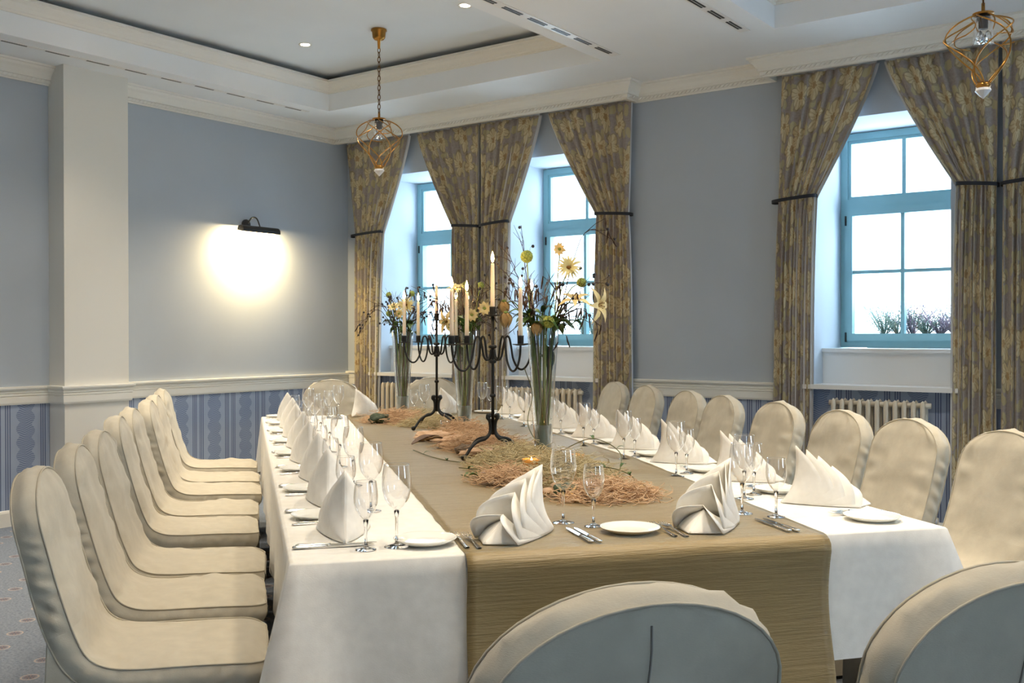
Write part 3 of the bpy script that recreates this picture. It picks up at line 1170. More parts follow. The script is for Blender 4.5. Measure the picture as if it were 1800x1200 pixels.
m = MB()
rows = []
def rl(v):
    return 0.455 + 0.028 * max(v, 0)
def rr(v):
    return 1.522 + 0.075 * min(max(v, 0), 1.8)
prof = []
for i in range(18):
    prof.append((-0.045 - 0.022 * sin(i * 0.35), 0.12 + i * 0.0345))
prof += [(-0.036, 0.728), (-0.026, 0.742), (-0.012, 0.7505), (0.004, RZ)]
nv = 150
for i in range(1, nv):
    prof.append((0.004 + (TL - 0.008) * i / nv, RZ))
prof += [(TL - 0.004, RZ), (TL + 0.014, 0.7505), (TL + 0.03, 0.738), (TL + 0.05, 0.70), (TL + 0.055, 0.55), (TL + 0.06, 0.4)]
NUU = 40
for v, z in prof:
    row = []
    for j in range(NUU + 1):
        s = j / NUU
        u = lerp(rl(v), rr(v), s) + (0.004 * noise.noise(Vector((s * 3, v * 9, 0))) if j in (0, NUU) else 0)
        zz = z
        if 0.01 < v < TL - 0.01:
            zz += 0.0012 * noise.noise(Vector((s * 2, v * 22, 3)))
        row.append((u, v, zz))
    rows.append(row)
m.grid(rows, True)
ro = obj('table_runner', m, M['runner'], None, TP(0, 0), TA)
tag(ro, 'wide tan crinkled linen runner along the middle of the table', 'runner')
md = ro.modifiers.new('thickness', 'SOLIDIFY')
md.thickness = 0.002
md.offset = -1


# ------------------------------------------------------------------ covered chairs (front towards +y)
CPROF = [(-0.355, 0.975), (-0.335, 0.885), (-0.308, 0.775), (-0.278, 0.665), (-0.248, 0.575), (-0.218, 0.518), (-0.17, 0.490), (-0.10, 0.481), (0.0, 0.480), (0.10, 0.478), (0.18, 0.474), (0.225, 0.466)]


def chair_meshes(seed):
    NS_, NJ = 104, 13
    pts = spline([(0, y, z) for y, z in CPROF], 400)
    acc = [0]
    for a, b in zip(pts, pts[1:]):
        acc.append(acc[-1] + (b - a).length)
    S = acc[-1]
    def at(s):
        s = min(max(s, 0), S)
        lo, hi = 0, len(acc) - 1
        while hi - lo > 1:
            md_ = (lo + hi) // 2
            if acc[md_] <= s:
                lo = md_
            else:
                hi = md_
        f = (s - acc[lo]) / max(acc[hi] - acc[lo], 1e-9)
        p = pts[lo].lerp(pts[hi], f)
        d = (pts[hi] - pts[lo]).normalized()
        return p, Vector((0, -d.z, d.y))         # normal towards the sitter / up
    A, T = 0.135, 0.060
    def hw(s):
        if s < A:
            return max(0.215 * sqrt(max(0, 1 - ((A - s) / A) ** 2)), 0.0004)
        w = 0.215 + 0.008 * (s - A) / (S - A)
        if s > S - 0.07:
            q = (s - (S - 0.07)) / 0.07
            w *= (1 - 0.26 * q ** 2.5)
        return w
    # denser rows where the arch turns
    ss = [A * (1 - cos(pi / 2 * i / 10)) for i in range(11)]
    ss += [A + (S - A) * i / (NS_ - 24) for i in range(1, NS_ - 23)]
    front, back, info = [], [], []
    for s in ss:
        p, n = at(s)
        w = hw(s)
        fr, bk = [], []
        for j in range(-NJ, NJ + 1):
            x = j / NJ
            xe = sin(x * pi / 2) * 0.35 + x * 0.65
            crown = 0.016 * (1 - abs(x) ** 2.6) * min(1, s / 0.06) * min(1, (S - s) / 0.05 + 0.25)
            edge = abs(x) ** 2 * (1 - abs(x) ** 8) * 1.6
            wr = 0.013 * edge * noise.noise(Vector((x * 1.6, s * 20, seed))) + 0.011 * (1 - abs(x) ** 8) * noise.noise(Vector((x * 2.2, s * 7.5, seed + 5)))
            if s < 0.16:
                wr += 0.012 * edge * noise.noise(Vector((x * 9, s * 5, seed + 9))) * (1 - s / 0.16)
            wr *= min(1, s / 0.05)
            dip = -0.006 * exp(-((s - 0.5) / 0.12) ** 2) * (1 - x * x)
            fr.append(Vector((xe * w, p.y, p.z)) + n * (crown + wr + dip))
            bw = 0.006 * noise.noise(Vector((x * 2.5, s * 5, seed + 20)))
            bulge = 0.012 * (1 - x * x) * min(1, s / 0.06)
            bk.append(Vector((xe * w * 1.0, p.y, p.z)) - n * (T + bw + bulge))
        front.append(fr)
        back.append(bk)
        info.append((p, n, w))
    ns = len(ss)
    cut = next(i for i, s in enumerate(ss) if info[i][0].z < 0.60)
    # rim: from the lower end of the left edge, over the top, to the lower end of the right edge
    L = [(i, 0) for i in range(ns - 1, 0, -1)] + [(0, NJ)] + [(i, 2 * NJ) for i in range(1, ns)]
    rims = []
    plen = 0
    prev = None
    for q, (i, j) in enumerate(L):
        a, b = front[i][j], back[i][j]
        mid = (a + b) / 2
        p, n, w = info[i]
        if prev is not None:
            plen += (mid - prev).length
        prev = mid
        # outward direction across the edge
        i2 = L[min(q + 1, len(L) - 1)]
        i0 = L[max(q - 1, 0)]
        tan = (front[i2[0]][i2[1]] - front[i0[0]][i0[1]])
        tan -= n * tan.dot(n)
        tan.normalize()
        out = tan.cross(n)
        if out.dot(Vector((mid.x, 0, 0)) + (Vector((0, 0, 1)) if i < 15 else Vector((0, 0, 0)))) < 0:
            out = -out
        row = []
        for f in (0.0, 0.18, 0.36, 0.5, 0.64, 0.82, 1.0):
            bl = 0.010 * sin(pi * f)
            pk = (0.0105 if i < cut else 0.005) * sin(pi * f) * (noise.noise(Vector((plen * 26, f * 1.6, seed + 30))) + 0.38 * sin(plen * 140 + 5 * f + 2.5 * sin(plen * 13)))
            row.append(a.lerp(b, f) + out * (bl + pk))
        rims.append(row)
    bm, sm = MB(), MB()
    bm.grid(front[:cut + 1]); bm.grid([r[::-1] for r in back[:cut + 1]])
    sm.grid(front[cut:]); sm.grid([r[::-1] for r in back[cut:]])
    q1 = ns - 1 - cut
    q2 = len(L) - 1 - q1
    bm.grid([r[::-1] for r in rims[q1:q2 + 1]])
    sm.grid([r[::-1] for r in rims[:q1 + 1]]); sm.grid([r[::-1] for r in rims[q2:]])
    # front face of the seat
    fl = []
    for j in range(2 * NJ + 1):
        a, b = front[-1][j], back[-1][j]
        fl.append([a.lerp(b, f) + Vector((0, 0.012 * sin(pi * f), 0)) for f in (0, 0.25, 0.5, 0.75, 1.0)])
    sm.grid(fl)
    # piping along both seams
    pf = [front[i][j] + info[i][1] * 0.0015 for i, j in L]
    pb = [back[i][j] - info[i][1] * 0.001 for i, j in L]
    pm = MB()
    loop_f = pf + [front[-1][j] for j in range(2 * NJ - 1, 0, -1)]
    pm.tube(loop_f, 0.0028, 5, closed=True)
    pm.tube(pb[q1 - 12:q2 + 13], 0.0028, 5)
    # skirt: from under the seat to just above the floor, closed at the back
    kb = MB()
    tops = []
    for i in range(ns - 1, cut - 1, -1):
        tops.append(rims[ns - 1 - i][-1])
    right = []
    for i in range(cut, ns):
        right.append(rims[len(L) - 1 - (ns - 1 - i)][-1])
    backrow = [back[cut][j] for j in range(1, 2 * NJ)]
    frontrow = [fl[j][-1] for j in range(2 * NJ - 1, 0, -1)]
    loop = tops + backrow + right + frontrow
    rows = []
    for f in (0, 0.08, 0.25, 0.45, 0.65, 0.85, 1.0):
        r = []
        for q, p in enumerate(loop):
            zb = 0.015
            fl_ = 0.008 * f
            cx_, cy_ = 0.0, -0.05
            d = Vector((p.x - cx_, p.y - cy_))
            if d.length > 0:
                d.normalize()
            wv = 0.008 * f * noise.noise(Vector((p.x * 14, p.y * 14, seed)))
            by = p.y + (0.0 if p.y > -0.24 else -0.02 * f)
            r.append((p.x + d.x * (fl_ + wv), by + d.y * (fl_ * 0.6 + wv), lerp(p.z, zb, f)))
        rows.append(r)
    kb.grid(rows, True, closed=True)
    # seam down the middle of the back
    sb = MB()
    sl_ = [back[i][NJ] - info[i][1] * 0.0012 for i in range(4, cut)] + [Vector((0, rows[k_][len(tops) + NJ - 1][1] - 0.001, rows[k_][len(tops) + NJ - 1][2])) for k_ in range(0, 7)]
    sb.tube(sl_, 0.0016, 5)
    return bm, sm, pm, kb, sb


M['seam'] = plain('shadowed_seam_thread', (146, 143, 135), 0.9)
protos = []
for sd in (1, 2, 3):
    bm, sm, pm, kb, sb = chair_meshes(sd * 11.3)
    c = thing('covered_chair', 'chair', 'chair', (0, 0, 0))
    obj('backrest', bm, M['cover'], c)
    obj('seat', sm, M['cover'], c)
    obj('skirt', kb, M['cover'], c)
    obj('piping', pm, M['piping'], c)
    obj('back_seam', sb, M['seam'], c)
    protos.append(c)

PITCH = 0.59
RIGHT0, LEFT0 = 0.475, 0.345
CB = 0.285
lv = [0.30, 0.88, 1.36, 2.10, 2.58, 3.22, 3.72, 4.36]
rv = [0.50, 1.07, 1.60, 2.18, 2.80, 3.32, 3.98, 4.56]
rnd = random.Random(3)
for i in range(8):
    u, v = -CB + 0.018, lv[i] + 0.02
    lab = ['nearest the camera', 'second from the camera', 'third from the camera', 'fourth from the camera', 'fifth from the camera', 'sixth from the camera', 'seventh from the camera', 'farthest from the camera'][i]
    place(protos[i % 3], USED, TP(u + rnd.uniform(-0.015, 0.015), v), TA - pi / 2 + rnd.uniform(-0.03, 0.03),
          f'cream slipcovered chair in the left-wall row, {lab}', 'slipcovered chairs on the left-wall side')
for i in range(8):
    u, v = TW + CB - (0.025 if i == 7 else 0), rv[i]
    lab = ['nearest the camera', 'second from the camera', 'third from the camera', 'fourth from the camera', 'fifth from the camera', 'sixth from the camera', 'seventh from the camera', 'farthest from the camera'][i]
    place(protos[(i + 1) % 3], USED, TP(u + rnd.uniform(-0.015, 0.015), v), TA + pi / 2 + rnd.uniform(-0.03, 0.03),
          f'cream slipcovered chair in the window-side row, {lab}', 'slipcovered chairs on the window side')
NEAR = [(0.35, -1.0), (0.92, -1.02)]
for (u, v), lab in zip(NEAR, ('cream slipcovered chair seen from behind, in front of the hanging runner', 'cream slipcovered chair seen from behind, at the bottom corner beside the table')):
    o = place(protos[0], USED, TP(u, v), TA + 0.13, lab, 'slipcovered chairs at the near end')
    o.scale = (1.04, 1.0, 1.018)
for (u, v), lab in zip([(0.55, TL + 0.31), (1.40, TL + 0.56)], ('cream slipcovered chair at the table far end, nearer the left wall', 'cream slipcovered chair at the table far end, behind the candelabra')):
    place(protos[1], USED, TP(u, v), TA + pi, lab, 'slipcovered chairs at the far end')

# ------------------------------------------------------------------ place settings
def wine_glass(name, s, bowl_r, label):
    g = thing(name, label, 'wine glass')
    fo = MB().lathe([(0, 0.0), (0.034 * s, 0.0), (0.034 * s, 0.0015), (0.02 * s, 0.004), (0.006, 0.0085), (0.0045, 0.014), (0, 0.014)], 22)
    obj('foot', fo, M['crystal'], g)
    h0, h1 = 0.0145, 0.098 * s
    obj('stem', MB().lathe([(0, h0), (0.0042, h0), (0.0036, h0 + 0.02), (0.0042, h1 - 0.02), (0.0075, h1), (0, h1)], 12), M['crystal'], g)
    H = 0.226 * s
    prof = [(0.0, h1 + 0.0005), (0.009, h1 + 0.002), (bowl_r * 0.5, h1 + 0.014 * s), (bowl_r * 0.82, h1 + 0.034 * s), (bowl_r * 0.98, h1 + 0.058 * s), (bowl_r, h1 + 0.075 * s),
            (bowl_r * 0.96, h1 + 0.098 * s), (bowl_r * 0.86, H - 0.002), (bowl_r * 0.855, H), (bowl_r * 0.845, H - 0.001)]
    obj('bowl', MB().lathe(prof, 26), M['glass'], g)
    return g


G1 = wine_glass('wine_glass', 1.0, 0.041, 'glass')
G2 = wine_glass('white_wine_glass', 0.82, 0.033, 'glass')


def knife():
    k_ = thing('table_knife', 'knife', 'knife')
    hd = MB()
    hp = spline([(0, 0, 0), (0, 0.012, 0), (0, 0.05, 0), (0, 0.095, 0)], 10)
    hd.tube([(p.x, p.y, 0.005) for p in hp], [0.004, 0.0075, 0.0085, 0.0085, 0.008, 0.0072, 0.0065, 0.006, 0.0055, 0.005], 8)
    for i, q in enumerate(hd.v):
        hd.v[i] = (q[0], q[1], 0.0005 + (q[2] + 0.004) * 0.55)
    obj('handle', hd, M['steel'], k_)
    bl = MB()
    out = [(-0.006, 0.094), (0.005, 0.094), (0.008, 0.12), (0.0085, 0.17), (0.006, 0.205), (0.0, 0.222), (-0.005, 0.205), (-0.0065, 0.15)]
    bl.prism(out, 0.0025, 0.0045)
    obj('blade', bl, M['steel'], k_)
    return k_


def fork():
    f_ = thing('table_fork', 'fork', 'fork')
    hd = MB()
    pth = [(0, 0, 0.003), (0, 0.02, 0.003), (0, 0.06, 0.0045), (0, 0.1, 0.009), (0, 0.125, 0.0095)]
    pp = spline(pth, 14)
    rows = []
    for i, p in enumerate(pp):
        w = [0.006, 0.0075, 0.0075, 0.0068, 0.006, 0.0052, 0.0045, 0.0038, 0.0034, 0.003, 0.003, 0.0034, 0.0045, 0.006][i]
        rows.append([(-w, p.y, p.z), (-w * 0.5, p.y, p.z + 0.0016), (w * 0.5, p.y, p.z + 0.0016), (w, p.y, p.z), (w * 0.5, p.y, p.z - 0.0014), (-w * 0.5, p.y, p.z - 0.0014)])
    hd.grid(rows, True, closed=True)
    obj('handle', hd, M['steel'], f_)
    tn = MB()
    tn.prism([(-0.006, 0.124), (0.006, 0.124), (0.0115, 0.14), (0.0118, 0.152), (-0.0118, 0.152), (-0.0115, 0.14)], 0.007, 0.0095)
    for x in (-0.0102, -0.0034, 0.0034, 0.0102):
        tn.tube([(x, 0.151, 0.0082), (x, 0.172, 0.0076), (x, 0.194, 0.0105)], [0.0016, 0.0015, 0.0008], 5)
    obj('tines', tn, M['steel'], f_)
    return f_


def plate():
    p_ = obj('side_plate', MB().lathe([(0, 0.004), (0.052, 0.004), (0.062, 0.0055), (0.084, 0.0155), (0.0872, 0.0168), (0.088, 0.0158), (0.086, 0.0138), (0.064, 0.002), (0.05, 0.0), (0, 0.0)], 40), M['china'])
    return tag(p_, 'plate', 'plate')


def napkin_mesh(back=0.020):
    """Sail fold: a boat of folded cloth with its four loose corners drawn up; bow towards +y."""
    m = MB()
    B = Vector((0, 0.125, 0.003))
    lay = [(0.074, 0.198, 0.044, -0.020, 0.022), (0.038, 0.185, 0.055, -0.050, 0.025), (-0.002, 0.164, 0.065, -0.080, 0.026), (-0.048, 0.130, 0.074, -0.108, 0.024), (-0.098, 0.074, 0.081, -0.126, 0.014)]
    n = 12
    for ty, tz, w, ly, bulge in lay:
        T = Vector((0, ty, tz))
        for sg in (1, -1):
            Lp = Vector((sg * w, ly, 0.002))
            rows = []
            for i in range(n + 1):                  # from the bow to the trailing edge
                a = i / n
                sp = B.lerp(T, a) + Vector((0, -0.020 * sin(pi * a), -0.020 * sin(pi * a)))
                ba = B.lerp(Lp, a) + Vector((sg * 0.014 * sin(pi * a), 0, 0))
                row = []
                for j in range(n + 1):
                    c = j / n
                    q = sp.lerp(ba, c)
                    bul = sin(pi * c) * a ** 0.6
                    q += Vector((sg * bulge * bul, -back * bul * a, 0.010 * bul + (back - 0.02) * 0.5 * bul * a))
                    row.append(q)
                rows.append(row)
            m.grid(rows)
    # tail: the last fold lying flat behind
    D = Vector((0, -0.178, 0.002))
    P4 = Vector((0, -0.095, 0.060))
    for sg in (1, -1):
        Lp = Vector((sg * 0.080, -0.115, 0.0015))
        rows = [[P4.lerp(Lp, c).lerp(D, a) + Vector((sg * 0.006 * sin(pi * c) * (1 - a), 0, 0.006 * sin(pi * c) * (1 - a))) for c in [x / 8 for x in range(9)]] for a in [x / 8 for x in range(8)] + [0.97]]
        m.grid(rows)
    return m


def napkin():
    o = obj('folded_napkin', napkin_mesh(), M['napkin'])
    s_ = o.modifiers.new('thickness', 'SOLIDIFY')
    s_.thickness = 0.0016
    return tag(o, 'napkin', 'napkin')


K0, F0, P0, N0 = knife(), fork(), plate(), napkin()
N1 = obj('folded_napkin', napkin_mesh(0.052), M['napkin'])        # the rounder folding at the near end
s_ = N1.modifiers.new('thickness', 'SOLIDIFY')
s_.thickness = 0.0016
tag(N1, 'napkin', 'napkin')
NUM = ['first', 'second', 'third', 'fourth', 'fifth', 'sixth', 'seventh', 'eighth']


def setting(u, v, ang, where, zt, nap_rot, jit, group):
    """u, v: middle of the table edge at this place; ang: direction the guest faces, in the table frame."""
    r_ = random.Random(jit)
    ca, sa = cos(ang - pi / 2), sin(ang - pi / 2)

    def at(x, y):
        return TP(u + x * ca - y * sa, v + x * sa + y * ca, zt)
    rz = TA + ang - pi / 2
    j = lambda a: r_.uniform(-a, a)
    g1, g2 = ((0.206, 0.294), (0.222, 0.206)) if group == 'left' else ((0.165, 0.345), (0.240, 0.265))
    if group == 'far':
        g1, g2 = (0.175, 0.335), (0.24, 0.255)
    place(G1, USED, at(g1[0] + j(.004), g1[1] + j(.003)), rz, f'large wine glass at {where}', 'large wine glasses')
    place(G2, USED, at(g2[0] + j(.004), g2[1] + j(.003)), rz, f'small wine glass at {where}', 'small wine glasses')
    tilt = j(0.03)
    place(K0, USED, at(0.148 + j(.002), 0.022 + j(.004)), rz + tilt, f'inner table knife at {where}', 'table knives')
    place(K0, USED, at(0.172 + j(.002), 0.018 + j(.004)), rz + tilt, f'outer table knife at {where}', 'table knives')
    fx = -0.168 if group == 'near' else -0.188
    place(F0, USED, at(fx, 0.030 + j(.004)), rz + tilt * 0.5, f'inner table fork at {where}', 'table forks')
    place(F0, USED, at(fx - 0.030, 0.048 + j(.004)), rz + tilt * 0.5, f'outer table fork at {where}', 'table forks')
    place(P0, USED, at({'near': -0.295, 'left': -0.300}.get(group, -0.315) + j(.002), (0.115 if group == 'left' else 0.152) + j(.003)), rz, f'white side plate at {where}', 'side plates')
    place(N1 if group == 'near' else N0, USED, at(0.012 if group == 'left' else 0.0, (0.145 if group == 'right' else 0.172) + j(.006)), rz + nap_rot + j(0.05), f'white sail-folded napkin at {where}', 'folded napkins')


for i in range(8):
    setting(0, LEFT0 + 0.585 * i, 0, f'{NUM[i]} place from the near end, left-wall side', TZ + 0.0008, -1.62, 100 + i, 'left')
    setting(TW, RIGHT0 + 0.588 * i, pi, f'{NUM[i]} place from the near end, window side', TZ + 0.0008, -0.35, 200 + i, 'right')
for q, u in enumerate((0.67, 1.275)):
    setting(u, 0, pi / 2, f'the near short end, {["left-wall", "window"][q]} half', RZ + 0.0012, -0.98, 300 + q, 'near')
    setting(u + 0.02, TL, -pi / 2, f'the far short end, {["left-wall", "window"][q]} half', RZ + 0.0012, -0.6, 310 + q, 'far')

# ------------------------------------------------------------------ candelabra
CR = Vector((cos(YAW), sin(YAW), 0))
CF = Vector((-sin(YAW), cos(YAW), 0))


def candle(x, y, z, h, lit, label):
    t = thing('taper_candle', label, 'candle', (x, y, z), 0, 'white taper candles')
    obj('wax', MB().lathe([(0, 0), (0.0112, 0), (0.0105, h * 0.3), (0.0092, h * 0.8), (0.0085, h - 0.004), (0.007, h), (0.002, h - 0.001), (0, h - 0.001)], 14), M['wax'], t)
    obj('wick', MB().tube([(0, 0, h - 0.002), (0.0005, 0, h + 0.006), (0.002, 0, h + 0.010)], 0.0011, 5), M['wick'], t)
    if lit:
        obj('flame', MB().lathe([(0, h + 0.004), (0.005, h + 0.010), (0.0082, h + 0.021), (0.0066, h + 0.036), (0.0026, h + 0.050), (0, h + 0.058)], 10), M['flame'], t)
        ld = bpy.data.lights.new('candle_light', 'POINT')
        ld.energy = 0.8
        ld.color = (1.0, 0.62, 0.28)
        ld.shadow_soft_size = 0.012
        lo = bpy.data.objects.new('candle_light', ld)
        COL.objects.link(lo)
        lo.location = (x, y, z + h + 0.05)


def candelabrum(u, v, label, lit, who, a0):
    bx, by, bz = TP(u, v, RZ + 0.0005)
    rz = YAW
    t = thing('candelabrum', label, 'candelabrum', (bx, by, bz), rz, 'wrought iron candelabra')
    Z = lambda z: z - bz
    # stem with rings and the central cup
    obj('stem', MB().tube([(0, 0, Z(0.862)), (0, 0, Z(1.435))], 0.0075, 10), M['iron'], t)
    for zz, r in ((1.045, 0.0125), (1.205, 0.016), (1.275, 0.018)):
        obj('collar', MB().lathe([(0.006, -0.01), (r, -0.006), (r + 0.002, 0), (r, 0.006), (0.006, 0.01)], 12, (0, 0, Z(zz))), M['iron'], t)
    cup = MB().lathe([(0, 0), (0.016, 0.0), (0.036, 0.004), (0.038, 0.007), (0.014, 0.007), (0.014, 0.01), (0.0145, 0.036), (0.0155, 0.045), (0.0122, 0.045), (0.0118, 0.012), (0, 0.012)], 16)
    cm = cup.mesh('cup')
    cm.materials.append(M['iron'])
    link('cup', cm, None, t, (0, 0, Z(1.418)))
    for q in range(4):
        g = radians(a0 + 90 * q)
        ca, sa = cos(g), sin(g)
        pr = [(0.010, 1.262), (0.016, 1.228), (0.032, 1.212), (0.050, 1.228), (0.060, 1.275), (0.074, 1.318), (0.094, 1.318), (0.106, 1.275), (0.118, 1.215), (0.145, 1.172), (0.176, 1.166), (0.204, 1.192), (0.220, 1.235), (0.226, 1.283)]
        pth = spline([(r * ca, r * sa, Z(z)) for r, z in pr], 44)
        obj('arm', MB().tube(pth, 0.0052, 7), M['iron'], t)
        link('cup', cm, None, t, (0.226 * ca, 0.226 * sa, Z(1.282)))
        gf = g + radians(8)
        cf_, sf_ = cos(gf), sin(gf)
        pl = [(0.030, 0.958), (0.034, 0.942), (0.022, 0.93), (0.015, 0.905), (0.018, 0.872), (0.045, 0.846), (0.092, 0.836), (0.130, 0.815), (0.160, 0.782), (0.176, 0.768)]
        pth = spline([(r * cf_, r * sf_, Z(z)) for r, z in pl], 36)
        leg = MB().tube(pth, [0.008] * 30 + [0.0075] * 6, 8)
        leg.ball((0.180 * cf_, 0.180 * sf_, 0.0135), 0.0135, 10, 7)
        leg.ball((0.026 * cf_, 0.026 * sf_, Z(0.950)), 0.012, 8, 6)
        obj('leg', leg, M['iron'], t)
    for q in range(4):
        g = rz + radians(a0 + 90 * q)
        near = ['back right', 'back left', 'front left', 'front right'][q]
        candle(bx + 0.226 * cos(g), by + 0.226 * sin(g), 1.2948, 0.245, lit[q], f'white taper candle in the {near} arm of the {who} candelabrum')
    candle(bx, by, 1.4308, 0.235 if who == 'front' else 0.205, lit[4], f'white taper candle on the centre stem of the {who} candelabrum')


candelabrum(1.019, 2.03, 'black wrought iron four-arm candelabrum nearer the camera', [1, 1, 1, 1, 1], 'front', 35)
candelabrum(1.03, 3.55, 'black wrought iron four-arm candelabrum farther along the table', [1, 1, 1, 1, 0], 'rear', 35)

# ------------------------------------------------------------------ vases and flowers
def vase(u, v, label, H=0.62):
    bx, by, bz = TP(u, v, RZ + 0.0005)
    t = thing('glass_vase', label, 'vase', (bx, by, bz), 0, 'tall flared glass vases')
    R = lambda z: lerp(0.041, 0.077, (z / H) ** 1.25)
    zs = [H * i / 10 for i in range(11)]
    obj('glass_wall', MB().lathe([(0, 0.0)] + [(R(z), z) for z in zs] + [(R(H) - 0.003, H + 0.001), (R(H) - 0.005, H - 0.002)], 28), M['vase'], t)
    obj('thick_base', MB().lathe([(0, 0.002), (0.0385, 0.002), (0.0395, 0.02), (0, 0.022)], 24), M['crystal'], t)
    obj('frosted_sleeve', MB().lathe([(R(z) - 0.0025, z) for z in [0.024 + 0.021 * i for i in range(7)]], 24), M['sleeve'], t)
    w = 0.30
    obj('water_surface', MB().lathe([(0, w), (R(w) - 0.003, w), (R(w) - 0.002, w + 0.002)], 24), M['glass'], t)
    return bx, by, bz, R


def petal(m, c, d, up, L, w, droop=0.0, n=5):
    """One petal from c along d, surface normal roughly up."""
    d = Vector(d).normalized()
    up = (Vector(up) - d * Vector(up).dot(d)).normalized()
    s = d.cross(up)
    rows = []
    for i in range(n + 1):
        a = i / n
        ww = w * (sin(pi * (0.12 + 0.88 * a)) ** 0.8 if a < 1 else 0.05)
        p = Vector(c) + d * (L * a) + up * (L * (0.18 * sin(pi * a) - droop * a * a))
        rows.append([p - s * ww + up * ww * 0.25, p, p + s * ww + up * ww * 0.25])
    m.grid(rows)


def stem_path(bx, by, bz, R, tip, rnd, bow=0.06):
    a = rnd.random() * 6.28
    r0 = rnd.random() * 0.024
    p0 = Vector((bx + r0 * cos(a), by + r0 * sin(a), bz + 0.03))
    H = 0.60
    dx = Vector((tip.x - bx, tip.y - by, 0))
    k = dx.normalized() if dx.length > 1e-4 else Vector((1, 0, 0))
    rr = min(0.056, dx.length * 0.75)
    p2 = Vector((bx, by, bz + H)) + k * rr + Vector((rnd.uniform(-.008, .008), rnd.uniform(-.008, .008), 0))
    p1 = p0.lerp(p2, 0.5) + k * 0.004
    p3 = p2.lerp(tip, 0.55) + Vector((0, 0, bow * min(1, dx.length / 0.2)))
    if tip.z < bz + H + 0.03:
        p3 = p2.lerp(tip, 0.5) + Vector((0, 0, bow))
    return spline([p0, p1, p2, p3, tip], 26)


def flower(kind, V, tip, face, seed, label, size=1.0):
    bx, by, bz, R = V
    rnd = random.Random(seed)
    tip = Vector(tip)
    face = Vector(face).normalized()
    t = thing({'daisy': 'daisy', 'lily': 'lily', 'pom': 'green_pompon_flower', 'bud': 'drooping_bud', 'cream': 'cream_blossom'}[kind], label, 'flower', tuple(tip))
    path = stem_path(bx, by, bz, R, tip, rnd)
    loc = [p - tip for p in path]
    obj('stem', MB().tube(loc, [0.0042 if i < 10 else 0.003 for i in range(26)], 5), M['paleStem'] if kind in ('pom', 'cream') else M['stem'], t)
    a = face.orthogonal().normalized()
    b = face.cross(a)
    m = MB()
    if kind == 'daisy':
        for q in range(20):
            g = 2 * pi * q / 20 + rnd.uniform(-.1, .1)
            d = a * cos(g) + b * sin(g) + face * rnd.uniform(0.0, 0.35)
            petal(m, face * 0.004 + d * 0.008, d, face, (0.048 + rnd.uniform(-.006, .006)) * size, 0.0052 * size, 0.15)
        obj('petals', m, M['petal'], t)
        obj('flower_centre', MB().ball(face * 0.006, 0.011 * size, 10, 6, 0.7), M['eye'], t)
    elif kind == 'lily':
        for q in range(6):
            g = 2 * pi * q / 6 + 0.3
            d = a * cos(g) + b * sin(g) + face * (0.45 if q % 2 else 0.7)
            petal(m, d * 0.004, d, face, 0.085 * size, 0.017 * size, 0.42)
        obj('petals', m, M['cream'], t)
        s = MB()
        for q in range(5):
            g = 2 * pi * q / 5
            d = (a * cos(g) * 0.35 + b * sin(g) * 0.35 + face)
            s.tube([face * 0.004, d * 0.04], 0.0012, 4)
            s.ball(d * 0.042, 0.003, 5, 4)
        obj('stamens', s, M['eye'], t)
    elif kind == 'pom':
        for q in range(60):
            z = 1 - 2 * (q + 0.5) / 60
            g = q * 2.39996
            rr = sqrt(1 - z * z)
            d = Vector((rr * cos(g), rr * sin(g), z))
            m.ball(d * 0.019 * size, 0.0062 * size, 5, 4)
        obj('flower_head', m, M['pom'], t)
    elif kind == 'cream':
        for q in range(9):
            g = 2 * pi * q / 9
            d = a * cos(g) + b * sin(g) + face * rnd.uniform(0.1, 0.5)
            petal(m, d * 0.003, d, face, 0.032 * size, 0.011 * size, 0.1)
        obj('petals', m, M['cream'], t)
        obj('flower_centre', MB().ball(face * 0.004, 0.010 * size, 8, 6, 0.7), M['pom'], t)
    else:
        for q in range(6):
            g = 2 * pi * q / 6
            d = Vector((cos(g) * 0.42, sin(g) * 0.42, -1))
            petal(m, Vector((0, 0, 0.012)), d, Vector((cos(g), sin(g), 0.3)), 0.066 * size, 0.016 * size, 0.25)
        obj('petals', m, M['rust'], t)
        obj('sepals', MB().ball((0, 0, 0.010), 0.012, 8, 6, 0.7), M['stem'], t)
    return t


